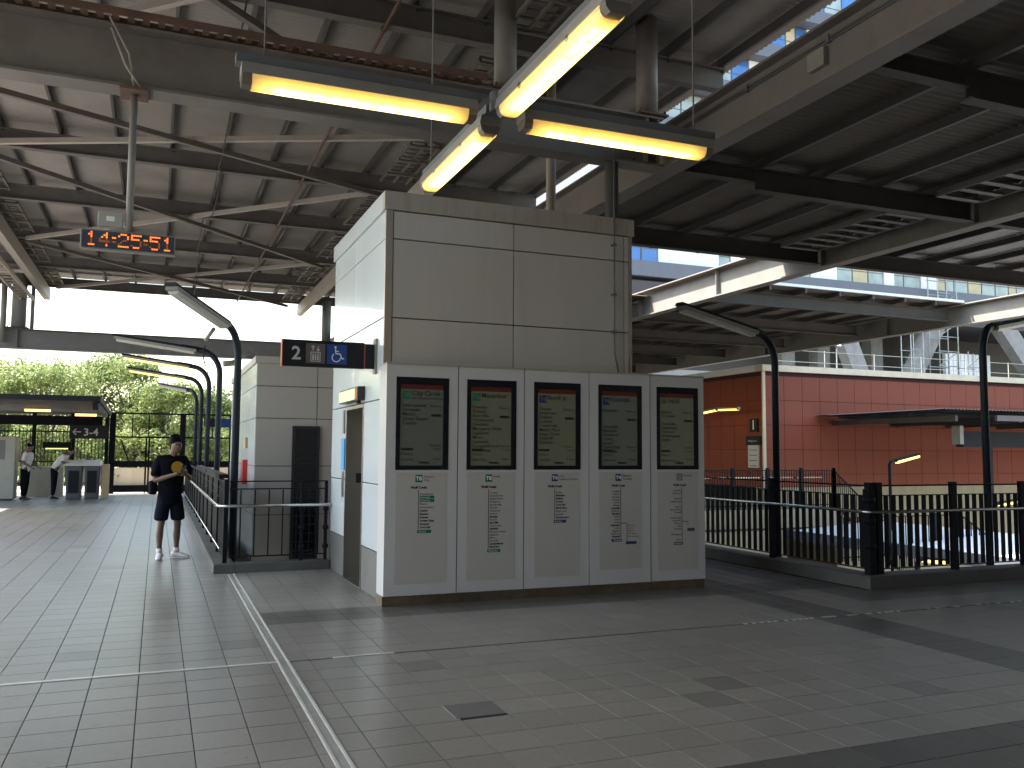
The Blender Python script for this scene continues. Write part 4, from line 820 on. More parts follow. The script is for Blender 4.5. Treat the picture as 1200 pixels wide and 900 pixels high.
# ================================================================== PEOPLE
def skin_mesh(chains, sub=2):
    """chains: list of list of (pos, rx, ry); chains sharing a first vertex equal to an earlier vertex join it"""
    me = bpy.data.meshes.new('tmp'); vs = []; es = []; rad = []; roots = []; idx = {}
    for ch in chains:
        prev = None
        for j, (p, r) in enumerate(ch):
            key = tuple(round(q, 4) for q in p)
            if key in idx: i = idx[key]
            else:
                i = len(vs); idx[key] = i; vs.append(p); rad.append(r if isinstance(r, tuple) else (r, r))
                if prev is None: roots.append(i)
            if prev is not None: es.append((prev, i))
            prev = i
    me.from_pydata(vs, es, []); o = bpy.data.objects.new('tmp', me); C.objects.link(o)
    md = o.modifiers.new('skin', 'SKIN'); md.use_smooth_shade = True
    if not me.skin_vertices: 
        bm = bmesh.new(); bm.from_mesh(me); bm.verts.layers.skin.verify(); bm.to_mesh(me); bm.free()
    for i, r in enumerate(rad):
        sv = me.skin_vertices[0].data[i]; sv.radius = r; sv.use_root = i in roots
    o.modifiers.new('sub', 'SUBSURF').levels = sub
    dg = bpy.context.evaluated_depsgraph_get(); dg.update()
    out = bpy.data.meshes.new_from_object(o.evaluated_get(dg)); bpy.data.objects.remove(o); bpy.data.meshes.remove(me)
    for p in out.polygons: p.use_smooth = True
    return out
def put(me, name, m, parent, rotz=0):
    me.materials.clear(); me.name = name
    if rotz: me.transform(Matrix.Rotation(rotz, 4, 'Z'))
    return link(name, me, m, parent)
def fingers(w, d, side, u):
    """five short curled chains rooted in the palm at w; d = pointing direction, side = across the palm, u = curl direction"""
    w, d, s, u = Vector(w), Vector(d).normalized(), Vector(side).normalized(), Vector(u).normalized(); out = []
    for k, (off, ln) in enumerate(((-.03, .062), (-.011, .072), (.009, .068), (.027, .052))):
        a = w + s * off + d * .045; b = a + d * ln * .5 + u * .012; c = b + d * ln * .25 + u * ln * .45
        out.append([(tuple(a), .010), (tuple(b), .009), (tuple(c), .007)])
    a = w - s * .03 + d * .005; b = a - s * .025 + d * .03 + u * .01; c = b + d * .03 + u * .022
    out.append([(tuple(a), .012), (tuple(b), .0105), (tuple(c), .008)]); return out
def shoe(parent, x, y, ang, m, L=.29):
    c, s = math.cos(ang), math.sin(ang)
    def P(u, v, z): return (x + u * c - v * s, y + u * s + v * c, z)
    prof = [(-.09, .05, .095), (-.05, .06, .10), (.02, .055, .105), (.09, .05, .075), (.16, .05, .05), (L - .095, .03, .035)]
    vs = []; n = 8
    for u, w, h in prof:
        for k in range(n):
            a = 2 * math.pi * k / n; vs.append(P(u, w * math.cos(a), max(.004, h / 2 + h / 2 * math.sin(a))))
    fs = [(i * n + k, i * n + (k + 1) % n, (i + 1) * n + (k + 1) % n, (i + 1) * n + k) for i in range(len(prof) - 1) for k in range(n)] + [tuple(reversed(range(n))), tuple((len(prof) - 1) * n + k for k in range(n))]
    mb = MB().add([Vector(v) + ORG[parent] for v in vs], fs, True); o = mb.build('shoe', m, parent)
    md = o.modifiers.new('s', 'SUBSURF'); md.levels = 1; md.render_levels = 1; return o

# --- man looking at his phone
px_, py_ = .205, 13.78
man = thing('person', 'man in black t-shirt with yellow print, shorts and white shoes looking at phone', 'person', (px_, py_, 0))
hip, ch, nk = (0, .02, .95), (.0, .03, 1.36), (.02, .0, 1.52)
RS, RE, RH = (-.19, .03, 1.43), (-.235, -.02, 1.13), (.04, -.27, 1.245)
LS, LE, LH = (.2, .03, 1.43), (.25, -.06, 1.14), (.13, -.28, 1.24)
RF, LF = (-.125, -.02, .07), (.125, .06, .07)
body = [
    [(hip, (.125, .095)), ((0, .02, 1.12), (.12, .09)), (ch, (.13, .095)), ((.01, .02, 1.44), (.085, .07)), (nk, (.058, .058)), ((.035, -.06, 1.575), (.06, .07)), ((.045, -.085, 1.635), (.072, .09)), ((.04, -.06, 1.70), (.068, .08))],
    [(ch, .08), (tuple(Vector(RS) - Vector((-.02, 0, .03))), .045), (RE, .043), (tuple(Vector(RE).lerp(Vector(RH), .5)), .04), (tuple(Vector(RE).lerp(Vector(RH), .88)), .028), (RH, (.038, .026))],
    [(ch, .08), (tuple(Vector(LS) - Vector((.02, 0, .03))), .045), (LE, .043), (tuple(Vector(LE).lerp(Vector(LH), .5)), .04), (tuple(Vector(LE).lerp(Vector(LH), .88)), .028), (LH, (.038, .026))],
    [(hip, .08), ((-.085, .02, .84), .075), ((-.115, 0, .52), .056), ((-.12, .01, .46), .05), ((-.125, .03, .34), .056), ((-.125, .025, .22), .042), ((-.125, .02, .12), .034), (RF, .038)],
    [(hip, .08), ((.085, .02, .84), .075), ((.12, .02, .52), .056), ((.122, .035, .46), .05), ((.125, .065, .34), .056), ((.125, .065, .22), .042), ((.125, .06, .12), .034), (LF, .038)]]
body += fingers(RH, (.75, -.3, .15), (0, -.5, .85), (.2, -.6, .3)) + fingers(LH, (-.55, -.3, .2), (0, -.5, .85), (-.2, -.6, .3))
body += [[((.045, -.14, 1.63), .016), ((.046, -.168, 1.615), .012)], [((-.035, -.06, 1.645), (.012, .022)), ((-.042, -.055, 1.665), (.01, .02))], [((.112, -.06, 1.645), (.012, .022)), ((.118, -.055, 1.665), (.01, .02))]]
bo = put(skin_mesh(body), 'body', M['skin'], man)
put(skin_mesh([[((0, .02, .74), (.165, .128)), ((0, .02, .86), (.185, .145)), ((0, .015, 1.08), (.18, .14)), ((0, .03, 1.34), (.2, .14)), ((.005, .025, 1.455), (.135, .1)), ((.012, .02, 1.495), (.082, .075))],
               [((0, .03, 1.34), .12), ((-.18, .03, 1.425), .08), (tuple(Vector(RS).lerp(Vector(RE), .86)), (.085, .085))], [((0, .03, 1.34), .12), ((.19, .03, 1.425), .08), (tuple(Vector(LS).lerp(Vector(LE), .86)), (.085, .085))]]), 't_shirt', M['tshirt'], man)
put(skin_mesh([[((0, .02, .98), (.16, .118)), ((0, .02, .90), (.16, .118))], [((0, .02, .90), .12), ((-.085, .02, .82), .11), ((-.118, .005, .60), (.105, .108)), ((-.119, .003, .54), (.105, .106))], [((0, .02, .90), .12), ((.085, .02, .82), .11), ((.12, .02, .60), (.105, .108)), ((.121, .02, .54), (.105, .106))]]), 'shorts', M['shorts'], man)
put(skin_mesh([[((.03, .01, 1.60), (.075, .06)), ((.034, -.012, 1.68), (.098, .1)), ((.038, -.045, 1.745), (.092, .115)), ((.04, -.085, 1.765), (.07, .075))]], 3), 'hair', M['hair'], man)
for v_ in man.children[-1].data.vertices: v_.co += Vector((rnd.uniform(-1, 1), rnd.uniform(-1, 1), rnd.uniform(-.6, 1))) * .009
for ex in (.018, .075): MB().tube([(px_ + ex, py_ - .152, 1.652), (px_ + ex, py_ - .16, 1.65)], .007, 8).build('eye', M['hair'], man)
MB().tube([(px_ + .03, py_ - .146, 1.578), (px_ + .066, py_ - .146, 1.578)], .006, 6).build('mouth', mat('lips', (.2, .08, .06), .5), man)
mb = MB(); vs = []; n = 20
for rr in (0, .045, .088):
    for k in range(n):
        a = 2 * math.pi * k / n; X = .05 + rr * math.cos(a); Z = 1.325 + rr * math.sin(a)
        vs.append((px_ + X, py_ - .136 - .012 + .35 * (X - .02) ** 2 + .25 * max(0, Z - 1.36), Z))
mb.add(vs, [tuple(range(n))] + [(i * n + k, i * n + (k + 1) % n, (i + 1) * n + (k + 1) % n, (i + 1) * n + k) for i in range(1, 2) for k in range(n)] + [(n + k, n + (k + 1) % n, (k + 1) % n, k) for k in range(n)]); mb.build('shirt_print', M['print_yellow'], man)
shoe(man, -.125, -.02, R(-108), M['shoe']); shoe(man, .135, .05, R(-38), M['shoe'])
for x, y in ((-.125, .015), (.125, .06)): MB().tube([(px_ + x, py_ + y, .08), (px_ + x, py_ + y, .15)], .045, 12).build('sock', M['shoe'], man)
t = thing('mobile_phone', 'dark mobile phone held in the man\'s hands', 'phone', (px_ + .1, py_ - .33, 1.27))
MB().bar((px_ + .095, py_ - .33, 1.22), (px_ + .105, py_ - .29, 1.36), .07, .009, up=(0, -1, .3)).build('case', M['phone'], t, bevel=.003)
t = thing('shoulder_bag', 'small black bag hanging at hip of man with phone', 'bag', (px_ - .25, py_ + .04, .95))
B(px_ - .29, py_ - .03, .93, px_ - .19, py_ + .13, 1.13).build('pouch', M['tshirt'], t, bevel=.03); MB().tube([(px_ - .24, py_ + .05, 1.12), (px_ - .2, py_ + .14, 1.3), (px_ - .05, py_ + .15, 1.46)], .012, 8).build('strap', M['tshirt'], t)

TURN = R(13); man.rotation_euler = (0, 0, TURN)
for o_ in [q for q in C.objects if q.name.startswith(('mobile_phone', 'shoulder_bag'))]:
    d_ = Matrix.Rotation(TURN, 3, 'Z') @ (Vector(o_.location) - Vector((px_, py_, 0))); o_.location = Vector((px_, py_, 0)) + d_; o_.rotation_euler = (0, 0, TURN)

def staff(label, x, y, face, lean=0.0, arms='down', z0=0.0):
    t = thing('person', label, 'person', (x, y, z0)); c = math.cos
    hp, chs = (0, 0, .95), (0, -.06 - lean, 1.36 - lean * .3)
    head = (0, -.12 - lean * 1.5, 1.63 - lean * .55)
    rs = [(-.19, chs[1], chs[2] + .06), (.19, chs[1], chs[2] + .06)]
    hd = [(-.2, -.28 - lean * 1.3, 1.02), (.2, -.28 - lean * 1.3, 1.02)] if arms == 'down' else [(-.16, -.42 - lean, 1.1), (.16, -.42 - lean, 1.1)]
    el = [(s * .25, chs[1] + .03, 1.15) for s in (-1, 1)]
    ft = [(-.1, 0, .06), (.1, .04, .06)]
    chains = [[(hp, (.15, .11)), ((0, -.02 - lean * .4, 1.14), (.14, .105)), (chs, (.17, .115)), ((0, chs[1] - .02, chs[2] + .12), (.09, .08)), (tuple(Vector(chs).lerp(Vector(head), .62)), .058), (tuple(Vector(head) - Vector((0, 0, .05))), (.066, .078)), (head, (.078, .095)), (tuple(Vector(head) + Vector((0, .01, .07))), (.06, .07))]]
    for i in (0, 1): chains.append([(chs, .1), (rs[i], .062), (el[i], .045), (tuple(Vector(el[i]).lerp(Vector(hd[i]), .85)), .03), (hd[i], (.04, .028))])
    for i in (0, 1): chains.append([(hp, .1), ((ft[i][0] * .9, 0, .86), .095), ((ft[i][0], .0, .5), .062), ((ft[i][0], ft[i][1], .12), .04), (ft[i], .04)])
    for i in (0, 1): chains += fingers(hd[i], (0, -.8, -.4), (1, 0, 0), (0, -.3, -.6))
    put(skin_mesh(chains), 'body', M['skin_dark'], t, face)
    top = [[((0, .01, .82), (.155, .12)), ((0, 0, .95), (.175, .135)), ((0, -.02 - lean * .4, 1.14), (.172, .135)), (tuple(chs), (.19, .135)), ((0, chs[1] - .015, chs[2] + .1), (.1, .09))]]
    for i in (0, 1): top.append([(tuple(chs), .12), (rs[i], .08), (tuple(Vector(rs[i]).lerp(Vector(el[i]), .85)), .07)])
    put(skin_mesh(top), 'shirt', M['shirt'], t, face)
    tr = [[((0, 0, 1.06), (.15, .115)), ((0, 0, .92), (.16, .12))]]
    for i in (0, 1): tr.append([((0, 0, .92), .12), ((ft[i][0] * .9, 0, .84), .105), ((ft[i][0], 0, .5), .078), ((ft[i][0], ft[i][1], .1), .062)])
    put(skin_mesh(tr), 'trousers', M['trouser'], t, face)
    h = Vector(head); put(skin_mesh([[(tuple(h + Vector((0, .04, .01))), (.075, .075)), (tuple(h + Vector((0, .015, .055))), (.095, .105)), (tuple(h + Vector((0, -.01, .1))), (.075, .085))]]), 'hair', M['hair'], t, face)
    for i in (0, 1):
        v = Matrix.Rotation(face, 3, 'Z') @ Vector(ft[i]); shoe(t, v.x, v.y, face - R(90), M['black'])
staff('staff member in white shirt and dark trousers standing beside the ticket machine', -3.78, 31.0, R(70))
staff('staff member in white shirt leaning over the counter towards the ticket barriers', -3.0, 31.3, R(85), .22, 'fwd')

# ================================================================== TREES
def tree(name, label, x, y, z, h, rx, rz, seed, m, n=5200, ls=.17, group=None):
    rn = random.Random(seed); t = thing(name, label, 'tree', (x, y, z), group)
    mb = MB(); top = Vector((x + rn.uniform(-.3, .3), y, z + h * .62))
    mb.tube([(x, y, z), (x + .05, y, z + h * .25), top], [.16, .13, .06], 8)
    cl = []
    for k in range(46):
        a = rn.uniform(0, 6.28); q = rn.random() ** .6; ph = rn.uniform(-.75, 1)
        c = Vector((x + rx * q * math.cos(a) * math.cos(ph * .9), y + rx * q * math.sin(a) * math.cos(ph * .9), z + h - rz + rz * .9 * math.sin(ph * 1.45)))
        cl.append((c, rn.uniform(.4, .95) * rx * .45))
        if k < 12: mb.tube([Vector((x, y, z + h * rn.uniform(.2, .5))), (Vector((x, y, z + h * .45)) + c) / 2 + Vector((0, 0, .15)), c], [.06, .04, .015], 6)
    mb.build('trunk', M['bark'], t)
    vs = []; fs = []
    for k in range(n):
        c, r = cl[rn.randrange(len(cl))]
        d = Vector((rn.gauss(0, 1), rn.gauss(0, 1), rn.gauss(0, .8))).normalized() * r * rn.random() ** .45
        p = c + d; nrm = (d.normalized() + Vector((rn.gauss(0, .6), rn.gauss(0, .6), rn.gauss(.3, .6)))).normalized()
        u = nrm.orthogonal().normalized(); u = Matrix.Rotation(rn.uniform(0, 6.28), 3, nrm) @ u; v = nrm.cross(u); s = ls * rn.uniform(.6, 1.3)
        b = len(vs); vs += [tuple(p - u * s * .5), tuple(p + v * s * .28), tuple(p + u * s * .6 - nrm * s * .15), tuple(p - v * s * .28)]; fs.append((b, b + 1, b + 2, b + 3))
    o = MB().add(vs, fs).build('crown', m, t, recalc=False)
TG = 'trees beyond the gates'
tr_ = [(-9.5, 47, 5.2, 2.2, 'leafy green tree beyond the far left kiosk roof end'), (-7.0, 49, 5.7, 2.3, 'leafy green tree above the ticket machine kiosk roof'), (-5.0, 46, 5.2, 2.0, 'dense bright green tree above the awning lamp'), (-3.2, 50, 6.2, 2.2, 'tallest light green tree above the platform sign'), (-1.3, 47.5, 5.9, 2.0, 'bright green tree above the gate post'), (.3, 45, 4.6, 1.6, 'shaded tree directly behind the gates'), (1.9, 52, 4.7, 1.8, 'small tree beyond lamp posts and gates'), (-12, 50, 5.6, 2.4, 'green tree at outer end of row'), (3.4, 56, 3.9, 1.8, 'low bush-like tree behind white block')]
for i, (x, y, h, rx, lb) in enumerate(tr_): tree('leafy_tree', lb, x, y, -.06, h * 1.03, rx * 1.25, h * .47, 20 + i, M['leaf'] if i % 3 else M['leaf2'], 11000, .16, TG)
rn = random.Random(5)
for i, (x, y) in enumerate(((-1.0, 43.8), (.9, 44.2), (2.6, 45.0), (4.2, 47), (-3.2, 44.0), (-5.5, 44.0), (-8, 44))):
    tree('shrub', 'low green shrub behind the gates and fence', x, y, -.06, 2.1 + .5 * rn.random(), 1.3, 1.1, 50 + i, M['leaf'], 2200, .16, 'shrubs behind the gates')
wl = tag(B(-3.5, 43.2, -.06, 6, 43.4, .75).build('garden_wall', M['beige'], loc=(1, 43.3, 0)), 'low sunlit beige garden wall seen through the gates', 'wall')
t = thing('far_building', 'distant pale grey flat building beside white block above the gates', 'building', (7, 90, 0))
B(4.5, 90, 0, 8.6, 96, 6.2).build('wall', M['facade'], t); B(4.3, 89.9, 6.2, 8.8, 96.2, 6.5).build('roof', M['white_wall'], t)
for k in range(4): B(4.9 + k * .95, 89.95, 4.2, 5.5 + k * .95, 89.99, 5.4).build('window', M['win'], t)
for i, x in enumerate((3.3, 5.1, 5.9)):
    tag(MB().tube([(x, 60 + i * 5, -.1), (x, 60 + i * 5, 5.8 + i * .5)], .09, 8).box(x - .9, 60 + i * 5 - .05, 5.0 + i * .5, x + .9, 60 + i * 5 + .05, 5.12 + i * .5).build('power_pole', M['lamp_paint'], loc=(x, 60 + i * 5, 0)), 'dark power pole with crossarm beyond the gates', 'pole', 'power poles beyond the gates')

# ================================================================== RED BUILDING ACROSS THE VOID
rb_ = thing('red_building', 'red panelled building with cream coping across the void', 'building', (30, 30, 0))
X0, Y0, ZT = 21.25, 27.0, 4.72
MB().box(X0 + .04, Y0 + .04, .3, 46, 40, ZT).build('core', M['red_base'], rb_)
B(X0 - .02, Y0 + .02, -6.4, 46, Y0 + .5, .3).build('base_wall', M['beige'], rb_)
wp, hp_ = .87, .94
for j in range(5):
    z1 = ZT - .16 - j * hp_; z0 = max(z1 - hp_, .32)
    if j == 0: pass
    for i in range(28):
        a = X0 + .12 + i * wp; B(a + .008, Y0 - .002, z0 + .008, a + wp - .008, Y0 + .04, z1 - .008).build('wall_panel', M['red_panel'], rb_)
    for i in range(6):
        a = Y0 + .06 + i * wp; B(X0 - .002, a + .008, z0 + .008, X0 + .04, a + wp - .008, z1 - .008).build('wall_panel', M['red_panel'], rb_)
B(X0 - .02, Y0 - .02, .3, X0 + .11, Y0 + .05, ZT).build('corner_trim', M['cream'], rb_)
B(X0 - .1, Y0 - .12, ZT, 46, Y0 + .3, ZT + .24).build('coping', M['cream'], rb_); B(X0 - .1, Y0 + .302, ZT, X0 + .3, 33, ZT + .24).build('coping', M['white_metal'], rb_)
B(X0 + .3, Y0 + .3, ZT, 46, 40, ZT + .05).build('roof', M['raw'], rb_)
t = thing('roof_guardrail', 'thin pale guardrail on top of the red building', 'guardrail', (30, 27.6, ZT))
for k in range(9): B(22.2 + k * 2.6, 27.6, ZT + .05, 22.225 + k * 2.6, 27.625, ZT + 1.0).build('post', M['lamp_body'], t)
for z in (.5, .95): B(22.2, 27.605, ZT + z, 43.2, 27.622, ZT + z + .018).build('rail', M['scaf'], t)
# signs on the side wall
t = thing('platform_number', 'black plate with white numeral one on red side wall', 'sign', (X0 - .05, 27.6, 2.6))
q0 = onx(879, 491, X0 - .05); q1 = onx(888, 506, X0 - .05)
B(X0 - .08, q1.y, q1.z, X0 - .01, q0.y, q0.z).build('plate', M['sign_dark'], t); text('1', .5, (X0 - .083, (q0.y + q1.y) / 2, q1.z + .1), M['white_ink'], t, 'numeral', rot=(R(90), 0, R(-90)), align='CENTER', bold=.01)
t = thing('notice_board', 'white notice board under dark header on red side wall', 'notice board', (X0 - .05, 27.6, 1))
q0 = onx(877, 511, X0 - .05); q1 = onx(890, 556, X0 - .05)
B(X0 - .08, q1.y, q1.z + .25, X0 - .01, q0.y, 1.9).build('board', M['poster'], t); B(X0 - .09, q1.y - .1, 1.905, X0 - .01, q0.y + .1, 2.25).build('header', M['sign_dark'], t); text('Platform 1', .13, (X0 - .093, (q0.y + q1.y) / 2, 2.02), M['pale_ink'], t, rot=(R(90), 0, R(-90)), align='CENTER')
for k in range(5): B(X0 - .083, q1.y + .08, 1.7 - k * .2, X0 - .0805, q0.y - .1, 1.73 - k * .2).build('text_line', M['ink_grey'], t)
# wall lamp on side wall
a = onx(838, 479, 20.6); b = onx(880, 477.5, 20.9)
batten('wall_lamp', 'lit yellow tube lamp beside the red side wall', (20.3, 27.2, b.z - .05), (20.3, 28.5, b.z - .02), 'tube_far', False, group=None, chan=False)
batten('wall_lamp', 'second lit yellow tube lamp joined end to end on red side wall', (20.3, 28.55, b.z - .02), (20.3, 30.0, b.z - .14), 'tube_far', False, chan=False)
# canopy on the red front wall
cx0, cyn, cz = 23.75, 21.0, 3.06
cp = thing('stair_canopy', 'dark corrugated canopy projecting from the red wall over the stairs', 'canopy', (30, 24, 3))
mb = MB(); n = 4; k = int((46 - cx0) / .16 * n); vs = []
for i in range(k + 1):
    x = cx0 + (46 - cx0) * i / k; zz = cz + .02 * math.sin(2 * math.pi * i / n); vs += [(x, cyn, zz + .02), (x, 26.98, zz)]
mb.add(vs, [(2 * i, 2 * i + 1, 2 * i + 3, 2 * i + 2) for i in range(k)], True).build('roof_sheet', M['awning'], cp, recalc=False)
B(cx0 + 2.6, cyn + .15, cz - .32, 46, cyn + .25, cz - .13).build('fascia', M['rafter'], cp)
for y in (22.6, 24.2, 25.8): B(cx0 + .1, y - .04, cz - .16, 46, y + .04, cz - .04).build('purlin', M['awning'], cp)
for x in (24.6, 27.6, 30.6, 33.6, 36.6): B(x - .06, cyn + .26, cz - .36, x + .06, 26.95, cz - .17).build('rafter', M['girder_shaded'], cp)
B(26.2, 22.4, 1.86, 46, 22.7, 2.42).build('gutter_beam', M['awning'], cp); B(26.0, 22.35, 1.95, 26.17, 22.7, 2.6).build('bracket', M['lamp_body'], cp)
for x in (27.6, 33.6): B(x - .08, 22.45, -5.3, x + .08, 22.62, 1.86).build('post', M['fence'], cp)
# lamp posts near the canopy
def short_lamp(label, px, py0, py1, tipx, tipy, y):
    a = ony(px, py0, y); b = ony(px + 4, py1, y); c = ony(tipx, tipy, y); t = thing('stair_lamp', label, 'lamp', (a.x, y, -1))
    MB().tube([(a.x, y, -5.3), (a.x, y, b.z - .12), (a.x + .05, y, b.z - .03), (b.x + .1, y, b.z)], .05, 10).build('pole', M['fence'], t)
    MB().bar((b.x + .05, y, b.z + .02), (c.x, y, c.z + .02), .15, .06).build('housing', M['fence'], t); MB().bar((b.x + .1, y, b.z - .05), (c.x, y, c.z - .05), .14, .07).build('tube', M['tube_far'], t)
short_lamp('yellow lit stair lamp on dark post in front of red wall', 1044, 600, 540, 1076, 533, 21.5)
short_lamp('low yellow lit lamp seen through black railing at platform level', 1075, 690, 655, 1110, 657, 15.5)
short_lamp('yellow lit lamp near the far railing end through the bars', 1165, 610, 590, 1199, 585, 20.0)
# landing railing and stair flight
t = thing('landing_railing', 'thin black railing round the far landing with flight going down', 'railing', (19, 24, -.28))
def thin_rail(t, p0, p1, n, h=1.3):
    p0, p1 = Vector(p0), Vector(p1)
    for i in range(n + 1):
        p = p0.lerp(p1, i / n); w = .09 if i % 14 == 0 else .03
        MB().bar(p, p + Vector((0, 0, h + (.08 if i % 14 == 0 else 0))), w, w if i % 14 == 0 else .012).build('post' if i % 14 == 0 else 'baluster', M['fence'], t)
    for z in (.12, h): MB().bar(p0 + Vector((0, 0, z)), p1 + Vector((0, 0, z)), .05, .03).build('rail', M['fence'], t)
thin_rail(t, (12.0, 24.05, -.28), (21.9, 24.05, -.28), 98); thin_rail(t, (21.9, 24.05, -.28), (25.7, 24.05, -3.4), 42)
B(12, 24.2, .75, 21.5, 24.24, .79).build('handrail', M['rail'], t)
t = thing('staircase', 'concrete stair flight descending along the base of the red building', 'stairs', (25, 25.5, -3))
for k in range(19): B(22.02 + k * .3, 24.1, -6.4, 22.32 + k * .3, 26.9, -.45 - k * .25).build('step', M['beige'], t)
t = thing('stair_railing', 'thin black sloping stair railing seen low through the black bars', 'railing', (25, 19, -2))
q = ony(1125, 603, 19.0); thin_rail(t, (q.x - 4.5, 19.0, q.z - 1.2), (q.x, 19, q.z - 1.2), 36, 1.2); thin_rail(t, (q.x, 19, q.z - 1.2), (q.x + 5.4, 19, q.z - 4.4), 50, 1.2)
# low platform roof inside the void: white sheet
t = thing('platform_canopy', 'low white platform canopy roof inside the void, half of it sunlit', 'canopy', (21.5, 16, -1))
mb = MB(); n = 4; k = int(24 / .2 * n); vs = []
for i in range(k + 1):
    y = 8.6 + 15.2 * i / k; zz = -1.0 + .018 * math.sin(2 * math.pi * i / n); vs += [(19.5, y, zz), (23.6, y, zz + .25)]
mb.add(vs, [(2 * i, 2 * i + 1, 2 * i + 3, 2 * i + 2) for i in range(k)], True).build('roof_sheet', M['white_metal'], t, recalc=False)
B(19.4, 8.6, -1.25, 19.5, 23.8, -.93).build('fascia', M['facade'], t)
for y in (10, 14, 18, 22): B(21.4, y - .1, -5.3, 21.6, y + .1, -1.1).build('post', M['fence'], t)
t = thing('retaining_wall', 'beige retaining wall down at track level behind railing', 'wall', (16, 23.9, -6.4))
B(9.5, 23.4, -6.4, 19.3, 23.9, -.95).build('wall', M['beige'], t)
for k in range(3): structure(B(18.4 + k * 1.6, 5, -6.42, 18.5 + k * 1.6, 70, -6.3).build('track_rail', M['rail']))

rw2 = thing('light_blocking_wall', 'plain grey wall added to block light at the end under the low roofs', 'wall', (15, 40.3, 0)); B(8.2, 40.2, -6.4, 46, 40.6, 6.1).build('wall', M['plinth'], rw2)  # added wall shutting sky light out of the far end
# ================================================================== APARTMENT BUILDING AND SITE BEHIND
ap = thing('apartment_building', 'grey apartment building with window bands, blue glass and white panels behind roofs', 'building', (50, 52, 0))
YA = 50.0
B(27, YA + .3, 12.9, 82, YA + 14, 40).build('wall', M['facade'], ap)
for fl_ in range(7):
    zb_ = 14.22 + fl_ * 3.35
    B(26.8, YA - .9, zb_ - 1.02, 82, YA + .299, zb_).build('slab_band', M['facade'], ap)
    x = 27.0; rn = random.Random(40 + fl_)
    seq = 0
    while x < 80:
        w = rn.choice((.9, 1.0, 1.5, 1.5, 1.7)); kind = rn.random()
        if fl_ == 0 and x < 30.6: kind, w = .1, 1.3
        elif fl_ == 0 and x < 34 and kind < .7: kind = .1
        elif fl_ == 0 and x >= 34 and kind < .38: kind = rn.choice((.5, .5, .95, .8))
        if fl_ == 0 and 30.9 < x < 31.9: kind, w = .8, .8
        if fl_ == 0 and 36 < x < 37.4: kind, w = .8, 1.5
        m_ = M['win'] if kind < .38 else M['win2'] if kind < .72 else M['white_wall'] if kind < .9 else M['blind']
        if m_ is M['white_wall']: B(x, YA + .05, zb_ + .002, x + w, YA + .298, zb_ + 2.3).build('white_panel', m_, ap)
        else:
            f_ = B(x, YA + .16, zb_ + .002, x + w, YA + .298, zb_ + 2.3).build('window', M['frame'], ap)
            B(x + .06, YA + .13, zb_ + .08, x + w - .06, YA + .159, zb_ + 1.05).build('pane', m_, f_); B(x + .06, YA + .13, zb_ + 1.13, x + w - .06, YA + .159, zb_ + 2.22).build('pane', m_, f_)
        x += w + .02
B(26.8, YA - .8, 11.6, 82, YA + 12, 12.88).build('soffit', M['facade_dark'], ap)
cs = thing('construction_site', 'raw concrete undercroft with slanted white columns above the red building', 'building site', (50, 52, 0))
B(27, YA + 6, -6.4, 82, YA + 6.4, 11.6).build('back_wall', M['blockwork'], cs)
B(27, 42, 4.0, 82, YA + 6, 4.4).build('deck', M['raw'], cs); B(27, 42, -6.4, 82, 42.3, 4.0).build('retaining_wall', M['raw'], cs)
def slab_col(xb, xt, w=1.5, y=YA - 1.0):
    MB().prism([(xb, 4.4), (xb + w, 4.4), (xt + w, 11.6), (xt, 11.6)], 'y', y, y + .9).build('slanted_column', M['raw'], cs)
q = lambda px, py: ony(px, py, YA - 1.0).x
slab_col(q(1018, 418), q(975, 330)); slab_col(q(1040, 418), q(1092, 330)); slab_col(q(1240, 418), q(1170, 330), 2.0)
for px in (960, 1003, 1068, 1120): 
    xx = q(px, 400); B(xx, YA + 3, 4.4, xx + 1.2, YA + 4, 11.6).build('column', M['raw'], cs)
xx = q(1140, 390); B(xx, YA + 2, 4.4, xx + 5, YA + 2.3, 7.6).build('dark_opening', M['glass_black'], cs)
for k in range(12): B(xx + k * .42, YA + 1.6, 7.7, xx + k * .42 + .36, YA + 1.9, 9.8).build('vertical_slat', M['white_wall'], cs)
B(xx, YA + 1.6, 7.5, xx + 5.1, YA + 1.95, 7.68).build('sill', M['white_wall'], cs)
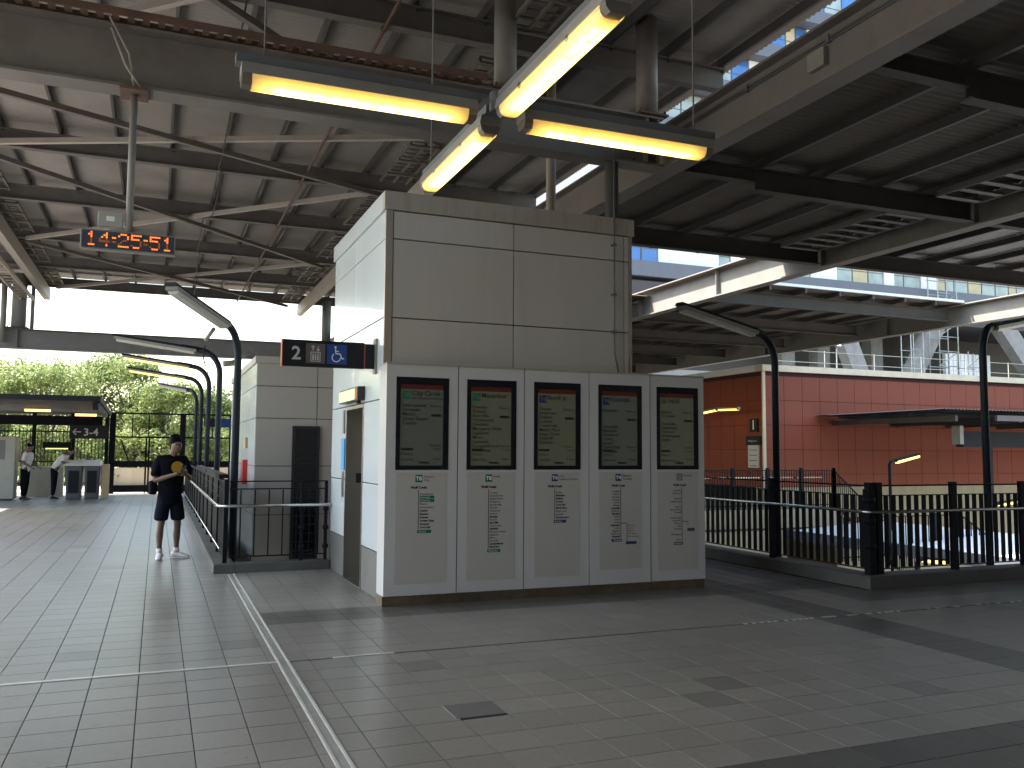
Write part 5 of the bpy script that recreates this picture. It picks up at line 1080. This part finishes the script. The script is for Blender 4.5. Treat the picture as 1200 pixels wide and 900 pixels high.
for i, px in enumerate((1052, 1085, 1118)):
    xx = q(px, 390); t = thing('scaffold', ('scaffold tower with ladder rungs between slanted columns', 'scaffold tower rising to the grey slab beside concrete column', 'low scaffold frame near the dark opening')[i], 'scaffold', (xx, YA - 2.2, 4.4)); hh = (6.4, 13.5, 5.0)[i]; ww = (1.2, 1.9, 1.6)[i]
    for a in (0, ww):
        for b in (0, .9): MB().tube([(xx + a, YA - 2.2 + b, 4.4), (xx + a, YA - 2.2 + b, 4.4 + hh)], .05, 6).build('standard', M['scaf'], t)
    for k in range(int(hh / 1.1)):
        z = 4.9 + k * 1.1; mb = MB()
        for b in (0, .9): mb.tube([(xx - .1, YA - 2.2 + b, z), (xx + ww + .1, YA - 2.2 + b, z)], .04, 6)
        if k % 2: mb.tube([(xx, YA - 2.2, z), (xx + ww, YA - 2.2, z + 1.1)], .035, 6)
        mb.build('ledger', M['scaf'], t)
for i, px in enumerate((977, 990, 998, 940, 912)):
    p = ony(px, 420, 44); hh = (1.0, 2.1, 2.6, .9, 1.0)[i]
    tag(MB().tube([(p.x, 44, 4.42), (p.x, 44, 4.42 + hh)], [.13, .08], 8).tube([(p.x, 44, 4.4), (p.x, 44, 4.52)], .25, 8).build('site_bollard', M['orange'], loc=(p.x, 44, 4.4)), 'orange site bollard on deck above red building', 'bollard', 'orange bollards on the deck')
p = ony(980, 402, 44)
t = thing('work_light', 'bright white work light on stand above red building coping', 'work light', (p.x, 44, 4.4)); MB().tube([(p.x, 44, 4.4), (p.x, 44, p.z - .2)], .05, 8).build('stand', M['scaf'], t); B(p.x - .3, 43.9, p.z - .2, p.x + .3, 44.1, p.z + .25).build('lamp_head', M['scaf'], t); B(p.x - .27, 43.88, p.z - .17, p.x + .27, 43.899, p.z + .22).build('lamp_face', emit('work_lamp', (.95, .9, 1), 3), t)
p = ony(1170, 432, 43); tag(MB().prism([(p.x - 2.2, 4.42), (p.x - 2.0, 5.3), (p.x - .6, 5.7), (p.x + 2.5, 5.4), (p.x + 4, 4.42)], 'y', 43, 45).build('tarpaulin', M['tarp'], loc=(p.x, 43, 4.4), bevel=.1), 'pale blue tarpaulin covered stack on deck above the red building', 'tarpaulin')
